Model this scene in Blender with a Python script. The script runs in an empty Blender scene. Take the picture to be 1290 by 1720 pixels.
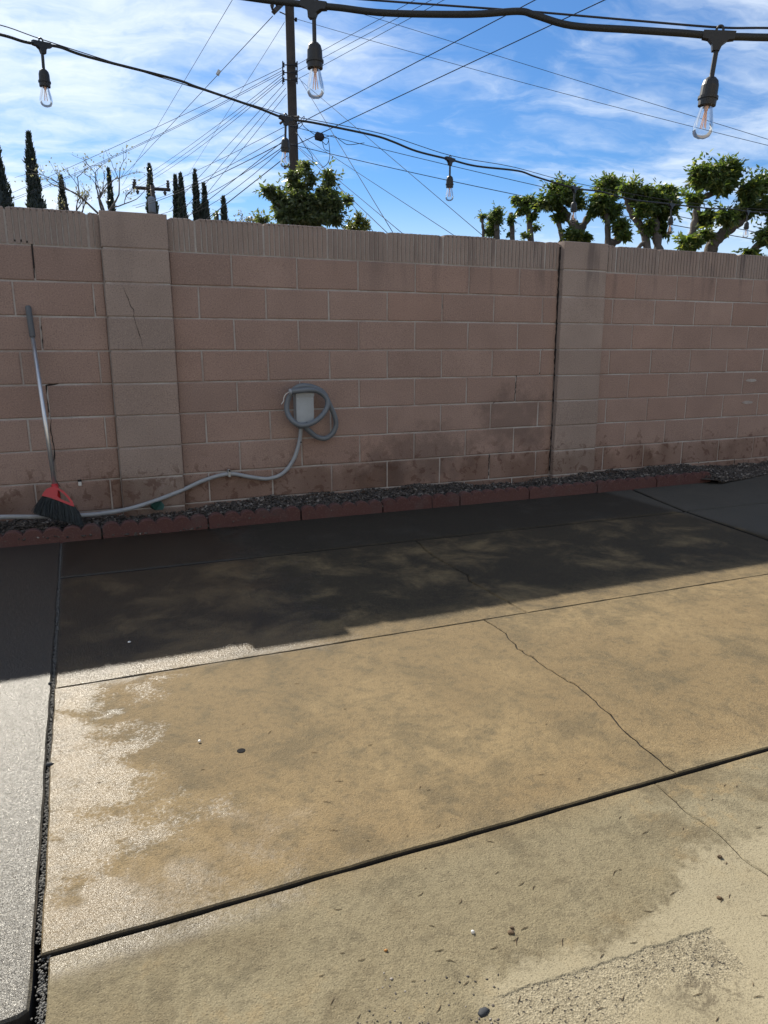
import bpy, math, random
import numpy as np
from mathutils import Vector, Matrix
random.seed(7); RNG = np.random.default_rng(7)
S = bpy.context.scene
COL = S.collection
# ------------------------------------------------------------------ camera
# world: X along the wall, Y away from the viewer, Z up, patio surface at z = 0
FPX, YAW, PITCH, ROLL = 1200.0, .393, .224, -.002
CAM = np.array([-.883, -4.514, 1.014])
def cam_axes():
    cy, sy, cp, sp = math.cos(YAW), math.sin(YAW), math.cos(PITCH), math.sin(PITCH)
    f = np.array([sy*cp, cy*cp, -sp]); r = np.array([cy, -sy, 0]); u = np.cross(r, f)
    c, s = math.cos(ROLL), math.sin(ROLL)
    return np.array([r*c+u*s, -r*s+u*c, f])
AX = cam_axes()
cd = bpy.data.cameras.new('camera'); cam = bpy.data.objects.new('camera', cd); COL.objects.link(cam)
cd.sensor_fit = 'VERTICAL'; cd.sensor_height = 36; cd.sensor_width = 27; cd.lens = 36*FPX/1720
cd.clip_start = .05; cd.clip_end = 3000
cam.matrix_world = Matrix(((AX[0][0], AX[1][0], -AX[2][0], CAM[0]), (AX[0][1], AX[1][1], -AX[2][1], CAM[1]),
                           (AX[0][2], AX[1][2], -AX[2][2], CAM[2]), (0, 0, 0, 1)))
S.camera = cam
S.render.resolution_x, S.render.resolution_y = 768, 1024
# ------------------------------------------------------------------ light
SUN_AZ, SUN_EL = math.radians(-8), math.radians(38.8)      # azimuth from +Y towards +X
SUN_STRENGTH, SKY_STRENGTH, EXPOSURE = 5.0, .066, .72
sd = bpy.data.lights.new('sun', 'SUN'); sun = bpy.data.objects.new('sun', sd); COL.objects.link(sun)
sd.energy = SUN_STRENGTH; sd.angle = math.radians(.53); sd.color = (1, .93, .80)
to_sun = Vector((math.sin(SUN_AZ)*math.cos(SUN_EL), math.cos(SUN_AZ)*math.cos(SUN_EL), math.sin(SUN_EL)))
sun.rotation_euler = to_sun.to_track_quat('Z', 'Y').to_euler(); sun.location = (-3, 20, 18)
vs = S.view_settings; vs.view_transform = 'Standard'; vs.look = 'None'; vs.exposure = EXPOSURE; vs.gamma = 1; vs.use_curve_mapping = False

class N:
    """tiny helper for node graphs"""
    def __init__(s, tree): s.t = tree; s.n = tree.nodes; s.l = tree.links
    def put(s, sock, v):
        if hasattr(v, 'is_linked') or hasattr(v, 'links'): s.l.new(v, sock)
        elif v is not None:
            if sock.type == 'RGBA' and len(v) == 3: v = (*v, 1)
            sock.default_value = v
    def new(s, typ, **kw):
        n = s.n.new(typ)
        for k, v in kw.items(): setattr(n, k, v)
        return n
    def m(s, op, a, b=None, c=None, clamp=False):
        n = s.new('ShaderNodeMath', operation=op, use_clamp=clamp)
        for i, v in enumerate((a, b, c)):
            if v is not None: s.put(n.inputs[i], v)
        return n.outputs[0]
    def v(s, op, a, b=None):
        n = s.new('ShaderNodeVectorMath', operation=op); s.put(n.inputs[0], a)
        if b is not None: s.put(n.inputs[3 if op == 'SCALE' else 1], b)
        return n.outputs[1] if op in ('LENGTH', 'DOT_PRODUCT') else n.outputs[0]
    def xyz(s, v): n = s.new('ShaderNodeSeparateXYZ'); s.put(n.inputs[0], v); return n.outputs
    def comb(s, x, y, z):
        n = s.new('ShaderNodeCombineXYZ')
        for i, q in enumerate((x, y, z)): s.put(n.inputs[i], q)
        return n.outputs[0]
    def noise(s, vec, scale, detail=3, rough=.55, dist=0, col=False):
        n = s.new('ShaderNodeTexNoise'); s.put(n.inputs['Vector'], vec); n.inputs['Scale'].default_value = scale
        n.inputs['Detail'].default_value = detail; n.inputs['Roughness'].default_value = rough; n.inputs['Distortion'].default_value = dist
        return n.outputs['Color' if col else 'Fac']
    def vor(s, vec, scale, feature='F1', out='Distance'):
        n = s.new('ShaderNodeTexVoronoi', feature=feature); s.put(n.inputs['Vector'], vec); n.inputs['Scale'].default_value = scale
        return n.outputs[out]
    def step(s, x, lo, hi):
        n = s.new('ShaderNodeMapRange', interpolation_type='SMOOTHSTEP'); s.put(n.inputs[0], x)
        for i, q in enumerate((lo, hi)): s.put(n.inputs[1+i], q)
        return n.outputs[0]
    def rng(s, x, a, b, c, d):
        n = s.new('ShaderNodeMapRange'); s.put(n.inputs[0], x)
        for i, q in enumerate((a, b, c, d)): s.put(n.inputs[1+i], q)
        return n.outputs[0]
    def mix(s, f, a, b, mode='MIX'):
        n = s.new('ShaderNodeMix', data_type='RGBA', blend_type=mode); s.put(n.inputs[0], f); s.put(n.inputs[6], a); s.put(n.inputs[7], b)
        return n.outputs[2]
    def bump(s, h, dist, strength=1, normal=None):
        n = s.new('ShaderNodeBump'); s.put(n.inputs['Height'], h); n.inputs['Distance'].default_value = dist
        s.put(n.inputs['Strength'], strength)
        if normal is not None: s.put(n.inputs['Normal'], normal)
        return n.outputs[0]
    def pos(s): return s.new('ShaderNodeNewGeometry').outputs['Position']
    def obj(s): return s.new('ShaderNodeTexCoord').outputs['Object']
    def rand(s): return s.new('ShaderNodeObjectInfo').outputs['Random']

def material(name):
    m = bpy.data.materials.new(name); m.use_nodes = True
    g = N(m.node_tree); p = m.node_tree.nodes['Principled BSDF']
    return m, g, p
def setp(g, p, col=None, rough=None, normal=None, spec=None, metal=None):
    for k, v in (('Base Color', col), ('Roughness', rough), ('Normal', normal), ('Specular IOR Level', spec), ('Metallic', metal)):
        if v is not None: g.put(p.inputs[k], v)
def plain(name, col, rough=.6, metal=0, var=.12, scale=30, bump=0):
    m, g, p = material(name); P = g.obj()
    n = g.noise(P, scale, 4)
    c = g.mix(n, tuple(x*(1-var*1.6) for x in col), tuple(min(1, x*(1+var*1.6)) for x in col))
    setp(g, p, c, g.rng(n, .2, .8, rough-.06, rough+.06), g.bump(n, bump) if bump else None, metal=metal)
    return m

# sky
W = bpy.data.worlds.new('World'); S.world = W; W.use_nodes = True
g = N(W.node_tree); bg = W.node_tree.nodes['Background']
sky = g.new('ShaderNodeTexSky', sky_type='NISHITA'); sky.sun_disc = False
sky.sun_elevation = SUN_EL; sky.sun_rotation = SUN_AZ; sky.altitude = 0; sky.air_density = 1.0; sky.dust_density = .25; sky.ozone_density = 3.0
d = g.v('NORMALIZE', g.new('ShaderNodeTexCoord').outputs['Generated'])
dx, dy, dz = g.xyz(d)
skyc = g.mix(1, sky.outputs[0], (.54, .86, 1.16), 'MULTIPLY')
den = g.m('ADD', g.m('MAXIMUM', dz, 0), .22)
u, v_ = g.m('DIVIDE', dx, den), g.m('DIVIDE', dy, den)
# veils of high cloud, drawn out roughly along the wall
SEED = 17.2
a = math.radians(-14)
su = g.m('ADD', g.m('MULTIPLY', u, math.cos(a)), g.m('MULTIPLY', v_, math.sin(a)))
sv = g.m('SUBTRACT', g.m('MULTIPLY', v_, math.cos(a)), g.m('MULTIPLY', u, math.sin(a)))
base = g.comb(u, v_, SEED)
warp = g.v('SCALE', g.v('SUBTRACT', g.noise(base, 2.2, 5, col=True), (.5, .5, .5)), .42)
big = g.noise(g.v('ADD', g.comb(g.m('MULTIPLY', su, .75), g.m('MULTIPLY', sv, 1.3), SEED), warp), 1.5, 4, .5)
fine = g.noise(g.v('ADD', g.comb(g.m('MULTIPLY', su, 1.1), g.m('MULTIPLY', sv, 2.8), SEED+3), g.v('SCALE', warp, 1.6)), 3.2, 8, .62, .5)
left = g.rng(dx, -.2, .75, .066, -.055)
cl = g.m('ADD', g.m('ADD', g.m('MULTIPLY', big, .70), g.m('MULTIPLY', fine, .38)), left)
mask = g.m('MULTIPLY', g.step(cl, .44, .74), .90)
low = g.m('MULTIPLY', g.step(dz, .22, .02), .78)                 # milky air near the horizon
mask = g.m('MAXIMUM', mask, low)
col = g.mix(mask, skyc, (9.5, 10.3, 11.1))
g.put(bg.inputs['Color'], col); bg.inputs['Strength'].default_value = SKY_STRENGTH

# ------------------------------------------------------------------ pixel -> world helpers (photograph is 1290 x 1720)
def ray(u, v): return np.array([(u-645)/FPX, (860-v)/FPX, 1.]) @ AX
def at(u, v, depth): return CAM + depth*ray(u, v)                 # depth along the view axis, metres
def at_y(u, v, y): r = ray(u, v); return CAM + (y-CAM[1])/r[1]*r  # on a plane parallel to the wall
def at_z(u, v, z=0.): r = ray(u, v); return CAM + (z-CAM[2])/r[2]*r

# ------------------------------------------------------------------ mesh helpers
class MB:
    def __init__(s): s.v = []; s.f = []
    def add(s, vs, fs):
        o = len(s.v); s.v += [tuple(map(float, q)) for q in vs]; s.f += [tuple(o+i for i in f) for f in fs]
    def box(s, lo, hi, M=None):
        vs = [(x, y, z) for x in (lo[0], hi[0]) for y in (lo[1], hi[1]) for z in (lo[2], hi[2])]
        if M is not None: vs = [M @ Vector(q) for q in vs]
        s.add(vs, [(0, 1, 3, 2), (4, 6, 7, 5), (0, 4, 5, 1), (2, 3, 7, 6), (0, 2, 6, 4), (1, 5, 7, 3)])
    def tube(s, pts, rad, seg=8, caps=True):
        pts = [np.array(p, float) for p in pts]; n = len(pts)
        rad = [rad]*n if np.isscalar(rad) else list(rad)
        up = None; vs = []
        for i in range(n):
            t = pts[min(i+1, n-1)] - pts[max(i-1, 0)]; t = t/(np.linalg.norm(t)+1e-12)
            if up is None:
                up = np.array([0, 0, 1.]) if abs(t[2]) < .9 else np.array([1., 0, 0])
            up = up - t*(up@t); up = up/(np.linalg.norm(up)+1e-12); w = np.cross(t, up)
            for k in range(seg):
                a = 2*math.pi*k/seg; vs.append(pts[i]+rad[i]*(math.cos(a)*up+math.sin(a)*w))
        fs = [(i*seg+k, i*seg+(k+1) % seg, (i+1)*seg+(k+1) % seg, (i+1)*seg+k) for i in range(n-1) for k in range(seg)]
        if caps: fs += [tuple(range(seg))[::-1], tuple((n-1)*seg+k for k in range(seg))]
        s.add(vs, fs)
    def lathe(s, prof, seg=16, c=(0, 0, 0), M=None):                # prof: (r, z) pairs
        vs = []
        for r, z in prof:
            for k in range(seg):
                a = 2*math.pi*k/seg; q = Vector((c[0]+r*math.cos(a), c[1]+r*math.sin(a), c[2]+z)); vs.append(M @ q if M is not None else q)
        n = len(prof)
        fs = [(i*seg+k, i*seg+(k+1) % seg, (i+1)*seg+(k+1) % seg, (i+1)*seg+k) for i in range(n-1) for k in range(seg)]
        s.add(vs, fs)
    def mesh(s, name):
        me = bpy.data.meshes.new(name); me.from_pydata(s.v, [], s.f); me.validate(); return me
    def build(s, name, mat, parent=None, smooth=False):
        return link(name, s.mesh(name), mat, parent, smooth)
def link(name, me, mat, parent=None, smooth=False):
    if mat is not None and not me.materials: me.materials.append(mat)
    if smooth: me.polygons.foreach_set('use_smooth', [True]*len(me.polygons))
    o = bpy.data.objects.new(name, me); COL.objects.link(o)
    if parent is not None: o.parent = parent; o.matrix_parent_inverse = Matrix.Translation(parent.location).inverted() if parent.type == 'EMPTY' or parent.location.length else Matrix()
    return o
def thing(name, label, cat, loc=(0, 0, 0), group=None):
    o = bpy.data.objects.new(name, None); COL.objects.link(o); o.empty_display_size = .1
    o.location = [float(q) for q in loc]; tag(o, label, cat, group); return o
def tag(o, label, cat, group=None):
    o['label'] = label; o['category'] = cat
    if group: o['group'] = group
    return o
def struct(o): o['kind'] = 'structure'; return o
def stuff(o): o['kind'] = 'stuff'; return o
def smoothpath(pts, n=6):
    """Catmull-Rom through the points"""
    P = [np.array(p, float) for p in pts]; P = [2*P[0]-P[1]] + P + [2*P[-1]-P[-2]]; out = []
    for i in range(1, len(P)-2):
        for k in range(n):
            t = k/n; a, b, c, d = P[i-1], P[i], P[i+1], P[i+2]
            out.append(.5*((2*b)+(c-a)*t+(2*a-5*b+4*c-d)*t*t+(3*b-a-3*c+d)*t**3))
    out.append(P[-2]); return out
def bulk(name, V, F, mat, parent=None):
    me = bpy.data.meshes.new(name); V = np.asarray(V, np.float32); F = np.asarray(F, np.int32); k = F.shape[1]
    me.vertices.add(len(V)); me.vertices.foreach_set('co', V.ravel())
    me.loops.add(F.size); me.loops.foreach_set('vertex_index', F.ravel())
    me.polygons.add(len(F)); me.polygons.foreach_set('loop_start', np.arange(0, F.size, k, dtype=np.int32))
    me.polygons.foreach_set('loop_total', np.full(len(F), k, dtype=np.int32)); me.update(); me.validate()
    return link(name, me, mat, parent)

# ------------------------------------------------------------------ materials
def mat_block(name, c1, c2, stain=True):
    m, g, p = material(name); P = g.pos(); x, y, z = g.xyz(P); r = g.rand()
    c = g.mix(r, c1, c2)
    r2 = g.m('FRACT', g.m('MULTIPLY', r, 7.31)); c = g.mix(g.m('MULTIPLY', g.step(r2, .55, 1.0), .32), c, (c2[0]*1.05, c2[1]*.90, c2[2]*.82))
    r3 = g.m('FRACT', g.m('MULTIPLY', r, 13.7)); c = g.mix(g.m('MULTIPLY', g.step(r3, .6, 1.0), .30), c, (c1[0]*.72, c1[1]*.76, c1[2]*.78))
    c = g.mix(g.rng(g.noise(P, 3.2, 4), .3, .7, 0, .55), c, tuple(q*.72 for q in c1))
    grain = g.noise(P, 135, 4, .75)
    c = g.mix(g.m('MULTIPLY', g.step(grain, .50, .68), .62), c, tuple(q*.45 for q in c1))
    c = g.mix(g.m('MULTIPLY', g.step(grain, .46, .30), .42), c, tuple(min(1, q*1.5) for q in c2))
    pore = g.step(g.vor(P, 95), .17, .05); pr = g.m('MULTIPLY', pore, g.step(g.noise(P, 9, 2), .42, .60))
    c = g.mix(g.m('MULTIPLY', pr, .7), c, (.05, .035, .03))
    if stain:
        e = g.m('ADD', z, g.m('MULTIPLY', g.m('SUBTRACT', g.noise(P, 5.5, 5, .6), .5), .42))
        c = g.mix(g.m('MULTIPLY', g.m('MULTIPLY', g.step(e, .31, .17), g.rng(g.noise(g.comb(x, 0, 0), 1.7, 3), .35, .62, .15, 1)), .75), c, (.105, .058, .038))
        dv = g.v('LENGTH', g.comb(g.m('MULTIPLY', g.m('SUBTRACT', x, 2.02), .75), 0, g.m('SUBTRACT', z, .50)))
        dv2 = g.v('LENGTH', g.comb(g.m('MULTIPLY', g.m('SUBTRACT', x, 1.25), .45), 0, g.m('SUBTRACT', z, .27)))
        dn = g.m('MULTIPLY', g.m('SUBTRACT', g.noise(P, 7, 4, .6), .5), .6)
        dm = g.m('MAXIMUM', g.step(g.m('ADD', dv, dn), .30, .10), g.step(g.m('ADD', dv2, dn), .26, .08))
        c = g.mix(g.m('MULTIPLY', dm, .42), c, (.075, .055, .048))                         # damp patch low at the right of the panel        # rising damp, red brown
        bl = g.m('MULTIPLY', g.step(g.noise(P, 16, 4, .6, .6), .56, .60), g.step(e, .42, .22))
        c = g.mix(g.m('MULTIPLY', bl, .55), c, (.10, .05, .035))
        run = g.noise(g.comb(g.m('MULTIPLY', x, 9), 0, g.m('MULTIPLY', z, 1.1)), 1, 4)     # dark run-off under the caps
        c = g.mix(g.m('MULTIPLY', g.m('MULTIPLY', g.step(run, .50, .68), g.step(z, 1.15, 1.75)), g.rng(x, .2, 1.6, .12, .62)), c, (.08, .065, .065))
    h = g.m('ADD', g.m('MULTIPLY', grain, .7), g.m('MULTIPLY', pr, -1.0))
    setp(g, p, c, .92, g.bump(h, .0035, .9), spec=.25); return m
M_BLOCK = mat_block('pink_block', (.325, .222, .180), (.375, .264, .215))
M_PIL = mat_block('tan_block', (.335, .258, .216), (.368, .288, .242))
M_CAP = mat_block('cap_block', (.310, .242, .206), (.342, .270, .230))
m, g, p = material('mortar'); P = g.pos(); n = g.noise(P, 60, 5, .65)
setp(g, p, g.mix(g.rng(g.noise(P, 2.6, 5, .65), .38, .62, .05, .85), g.mix(n, (.33, .305, .28), (.55, .52, .49)), g.mix(n, (.24, .185, .16), (.33, .26, .22))), .95, g.bump(n, .004)); M_MORTAR = m
M_CRACK = plain('crack_dark', (.018, .014, .013), .95)
m, g, p = material('edging_red'); P = g.pos(); n = g.noise(P, 120, 4, .7)
c = g.mix(g.rand(), (.078, .030, .026), (.100, .045, .038)); c = g.mix(g.step(g.noise(P, 7, 5), .5, .7), c, (.09, .05, .045))
c = g.mix(g.m('MULTIPLY', g.step(n, .52, .7), .5), c, (.20, .13, .11)); setp(g, p, c, .93, g.bump(n, .004)); M_EDGE = m
m, g, p = material('gravel_stone'); P = g.pos(); w = g.vor(P, 55, out='Color'); wx = g.xyz(w)
c = g.mix(wx[0], (.030, .026, .023), (.110, .092, .078)); c = g.mix(g.step(wx[1], .90, .94), c, (.26, .23, .20)); setp(g, p, c, .85); M_GRAVEL = m
m, g, p = material('soil'); P = g.pos(); n = g.noise(P, 30, 6, .7); setp(g, p, g.mix(n, (.025, .02, .016), (.10, .08, .062)), .95, g.bump(n, .02)); M_SOIL = m

# patio concrete: colour, stains, painted wall shade, damp film, repair skim and rough trench all sit at their real places
m, g, p = material('patio_concrete'); P = g.pos(); x, y, z = g.xyz(P)
n1, n2, n3, n4 = g.noise(P, 1.1, 4, .6), g.noise(P, 3.6, 6, .68, .4), g.noise(P, 13, 4, .68), g.noise(P, 42, 3, .7)
grain = g.noise(P, 330, 2, .7); grain2 = g.noise(P, 120, 3, .65)
far = g.step(y, -3.43, -3.27)                                            # the two slabs past the wide joint are tan, the nearest grey
c = g.mix(far, (.205, .177, .118), (.205, .151, .084))
c = g.mix(g.m('MULTIPLY', g.step(n1, .42, .66), .75), c, g.mix(far, (.250, .222, .158), (.262, .198, .112)))
c = g.mix(g.m('MULTIPLY', g.step(n2, .46, .66), .70), c, (.118, .094, .057))
c = g.mix(g.m('MULTIPLY', g.step(n3, .50, .70), .48), c, (.092, .080, .054))
c = g.mix(g.m('MULTIPLY', g.step(n4, .48, .66), .34), c, (.085, .070, .046))
c = g.mix(g.m('MULTIPLY', g.m('MULTIPLY', g.step(n3, .48, .34), g.step(n1, .45, .6)), .5), c, (.295, .222, .125))
# strip along the planting bed: darker grey
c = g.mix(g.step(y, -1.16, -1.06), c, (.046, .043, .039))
# damp patches near the wall, darkened further to paint in its shade
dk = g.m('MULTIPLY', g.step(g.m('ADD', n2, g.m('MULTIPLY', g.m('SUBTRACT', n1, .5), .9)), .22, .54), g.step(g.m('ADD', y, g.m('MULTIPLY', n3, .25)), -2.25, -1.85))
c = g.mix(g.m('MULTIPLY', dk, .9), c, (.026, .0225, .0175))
# grey slab left of the long joint and right of the far one
c = g.mix(g.step(x, -1.035, -1.055), c, g.mix(n2, (.046, .046, .045), (.072, .071, .068)))
c = g.mix(g.m('MULTIPLY', g.step(x, 2.5, 2.6), g.step(y, -1.9, -1.7)), c, g.mix(n2, (.055, .054, .051), (.092, .087, .079)))
# damp film
wob = g.m('ADD', g.m('MULTIPLY', g.m('SUBTRACT', g.noise(P, 5.0, 5, .6, .5), .5), 1.0), g.m('MULTIPLY', g.m('SUBTRACT', n3, .5), .25))
edge = g.m('ADD', g.m('ADD', x, wob), g.m('MULTIPLY', g.m('SUBTRACT', grain2, .5), .55))
w1 = g.step(edge, -.80, -.98)
w2 = g.m('MULTIPLY', g.m('MULTIPLY', g.step(g.m('ADD', y, g.m('MULTIPLY', wob, .45)), -3.10, -3.26), g.step(y, -3.42, -3.37)), g.step(edge, -.42, -.90))
w3 = g.m('MULTIPLY', g.step(g.m('ADD', y, g.m('MULTIPLY', wob, .3)), -2.32, -2.24), g.step(edge, .05, -.35))
w4 = g.m('MULTIPLY', g.step(g.m('ADD', n2, g.m('MULTIPLY', wob, .3)), .60, .66), g.m('MULTIPLY', g.step(x, -.35, -.6), g.step(y, -2.75, -2.5)))
w1 = g.m('MULTIPLY', w1, g.step(g.m('ADD', y, g.m('MULTIPLY', wob, .12)), -3.44, -3.36))
wl = g.step(x, -1.04, -1.06)
wet = g.m('MAXIMUM', g.m('MAXIMUM', w1, w2), g.m('MAXIMUM', g.m('MAXIMUM', w3, w4), wl))
c = g.mix(g.m('MULTIPLY', wet, .55), c, g.mix(1, c, (.45, .43, .42), 'MULTIPLY'))
# repair skim at the near right (real coordinates along the trench)
T0, T1 = at_z(838, 1672), at_z(1185, 1560); td = (T1-T0)[:2]; TL = float(np.linalg.norm(td)); td = td/TL
rx, ry = g.m('SUBTRACT', x, float(T0[0])), g.m('SUBTRACT', y, float(T0[1]))
ta = g.m('ADD', g.m('MULTIPLY', rx, float(td[0])), g.m('MULTIPLY', ry, float(td[1])))
tb = g.m('ADD', g.m('MULTIPLY', rx, float(-td[1])), g.m('MULTIPLY', ry, float(td[0])))    # >0 away from the viewer
jit = g.m('MULTIPLY', g.m('SUBTRACT', g.noise(P, 26, 5, .65), .5), .022); jb = g.m('MULTIPLY', g.m('SUBTRACT', g.noise(P, 6, 4, .6), .5), .16)
tb1, ta1 = g.m('ADD', tb, jit), g.m('ADD', ta, g.m('MULTIPLY', jit, 1.6))
tr = g.m('MULTIPLY', g.m('MULTIPLY', g.step(tb1, .004, -.004), g.step(g.m('ADD', tb1, jb), -.13, -.06)), g.m('MULTIPLY', g.step(ta1, -.03, .02), g.step(ta1, TL+.02, TL)))
up = g.m('ADD', .035, g.m('MULTIPLY', g.m('MINIMUM', g.m('MAXIMUM', g.m('SUBTRACT', ta, .30), 0), .25), .55))
sk = g.m('MULTIPLY', g.step(g.m('ADD', ta, jb), -.05, .02), g.step(g.m('SUBTRACT', g.m('ADD', g.m('ADD', tb, jb), g.m('MULTIPLY', g.m('SUBTRACT', n4, .5), .10)), up), .03, -.03))
sk = g.m('MULTIPLY', sk, g.rng(g.noise(P, 5, 4), .25, .6, .55, .95))
c = g.mix(sk, c, g.mix(n3, (.285, .252, .180), (.345, .312, .235)))
agg = g.vor(P, 300, out='Color'); ag = g.xyz(agg)
c = g.mix(tr, c, g.mix(ag[0], (.20, .176, .128), (.35, .315, .24)))
c = g.mix(g.m('MULTIPLY', tr, g.step(ag[1], .93, .95)), c, (.05, .045, .04))
smear = g.m('MULTIPLY', g.step(g.noise(P, 20, 5, .7, 1.2), .50, .60), g.step(g.v('LENGTH', g.v('SUBTRACT', P, tuple(float(q) for q in at_z(1165, 1640)))), .10, .04))
c = g.mix(g.m('MULTIPLY', smear, .7), c, (.085, .07, .05))
# exposed sand grains
c = g.mix(g.m('MULTIPLY', g.step(grain, .52, .68), .58), c, (.06, .048, .034))
c = g.mix(g.m('MULTIPLY', g.step(grain, .42, .27), .40), c, (.42, .37, .28))
c = g.mix(g.m('MULTIPLY', g.step(grain2, .56, .70), .36), c, (.08, .063, .044))
sp = g.m('MULTIPLY', g.step(g.vor(P, 24), .07, .035), g.step(g.noise(P, 3, 2), .55, .62))
c = g.mix(g.m('MULTIPLY', sp, .5), c, (.07, .045, .03))
c = g.mix(1, c, (.89, .86, .78), 'MULTIPLY')
rough = g.mix(wet, (.86, .86, .86), g.mix(g.step(grain, .38, .62), (.27, .27, .27), (.42, .42, .42)))
grit = g.noise(P, 175, 2, .6)
h = g.m('ADD', g.m('ADD', g.m('MULTIPLY', grain, .45), g.m('MULTIPLY', grit, .6)), g.m('MULTIPLY', grain2, .55))
h = g.m('ADD', h, g.m('MULTIPLY', tr, g.m('MULTIPLY', g.vor(P, 300), 1.1)))
nrm = g.bump(h, .0030, g.m('MULTIPLY', g.rng(sk, 0, 1, 1.0, .45), g.rng(wet, 0, 1, 1.0, .98)))
nrm = g.bump(g.m('MULTIPLY', tr, -1), .0035, 1, nrm)
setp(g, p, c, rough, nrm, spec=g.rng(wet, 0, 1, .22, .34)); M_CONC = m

M_JOINT = plain('joint_dirt', (.016, .014, .012), .95, var=.4, scale=90)
M_BLACK = plain('black_rubber', (.009, .010, .010), .6, var=.1, bump=.0005, scale=300)
M_SOCKET = plain('black_plastic', (.010, .010, .011), .45, var=.1, scale=200)
M_WIRE = plain('wire_dark', (.040, .042, .050), .95); M_WIRE.node_tree.nodes['Principled BSDF'].inputs['Specular IOR Level'].default_value = .1
M_STEEL = plain('galvanised', (.42, .43, .44), .45, .6, .15, 40)
M_BARE = plain('brushed_aluminium', (.62, .62, .62), .34, .85, .08, 60)
M_GREY = plain('grey_pvc', (.30, .315, .33), .5, 0, .12, 25)
M_DGREY = plain('dark_grey_pvc', (.135, .15, .165), .5, 0, .12, 25)
M_BOXM = plain('grey_box_paint', (.33, .355, .37), .5, 0, .16, 14)
M_GRIP = plain('grey_grip', (.10, .105, .11), .65)
M_RED = plain('red_plastic', (.42, .028, .030), .42, 0, .12, 20)
m, g, p = material('black_bristle'); r_i = g.new('ShaderNodeNewGeometry').outputs['Random Per Island']
setp(g, p, g.mix(r_i, (.006, .008, .008), (.035, .042, .040)), .6); M_BRISTLE = m
M_GREEN = plain('green_plastic', (.010, .050, .038), .6)
M_WHITE = plain('white_plastic', (.62, .60, .56), .5)
M_POLE = plain('pole_wood', (.055, .043, .036), .9, 0, .35, 5, .01)
M_TRAFO = plain('transformer_grey', (.20, .215, .24), .6)
M_TWIG = plain('dry_twig', (.10, .065, .035), .9, 0, .4, 60)
M_BARK = plain('grey_bark', (.095, .078, .064), .92, 0, .4, 9, .03)
M_DBARK = plain('dark_bark', (.07, .055, .045), .92, 0, .4, 9, .02)
M_FIL = plain('filament', (.80, .50, .38), .5, 0, .05)
m, g, p = material('clear_bulb'); T = g.new('ShaderNodeBsdfTransparent'); T.inputs[0].default_value = (.93, .95, .96, 1)
G = g.new('ShaderNodeBsdfGlossy'); G.inputs['Roughness'].default_value = .03; fr = g.new('ShaderNodeFresnel'); fr.inputs[0].default_value = 1.5
mx = g.new('ShaderNodeMixShader'); g.put(mx.inputs[0], g.m('MULTIPLY', fr.outputs[0], .8, clamp=True)); g.l.new(T.outputs[0], mx.inputs[1]); g.l.new(G.outputs[0], mx.inputs[2])
m.node_tree.links.new(mx.outputs[0], m.node_tree.nodes['Material Output'].inputs[0]); M_GLASS = m
def mat_leaf(name, a, b, young, trans=.35):
    m, g, p = material(name); P = g.pos(); r = g.new('ShaderNodeNewGeometry').outputs['Random Per Island']
    c = g.mix(r, a, b); c = g.mix(g.m('MULTIPLY', g.step(r, .80, .95), .8), c, young)
    c = g.mix(g.m('MULTIPLY', g.noise(P, 1.6, 3), .4), c, tuple(q*.55 for q in a))
    setp(g, p, c, .42, spec=.5); t = g.new('ShaderNodeBsdfTranslucent'); g.put(t.inputs[0], g.mix(1, c, (1.25, 1.35, .6), 'MULTIPLY'))
    mx = g.new('ShaderNodeMixShader'); mx.inputs[0].default_value = trans
    g.l.new(p.outputs[0], mx.inputs[1]); g.l.new(t.outputs[0], mx.inputs[2]); g.l.new(mx.outputs[0], m.node_tree.nodes['Material Output'].inputs[0]); return m
M_LEAF = mat_leaf('pollard_leaf', (.064, .100, .032), (.140, .185, .058), (.36, .35, .09), .52)
M_LEAF2 = mat_leaf('avocado_leaf', (.085, .115, .060), (.155, .180, .090), (.24, .24, .11), .5)
M_CYP = mat_leaf('cypress_leaf', (.034, .046, .038), (.056, .072, .056), (.075, .088, .062), .2)
M_BLOS = mat_leaf('pale_bud', (.24, .225, .19), (.40, .37, .32), (.16, .15, .09), .3)
M_YEL = mat_leaf('yellow_green_leaf', (.10, .12, .03), (.17, .18, .05), (.25, .24, .10), .4)

# ------------------------------------------------------------------ ground
mb = MB(); R_ = 900; mb.add([(-R_, -R_, -.10), (R_, -R_, -.10), (R_, R_, -.10), (-R_, R_, -.10)], [(0, 1, 2, 3)])
struct(mb.build('ground', M_SOIL))

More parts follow.
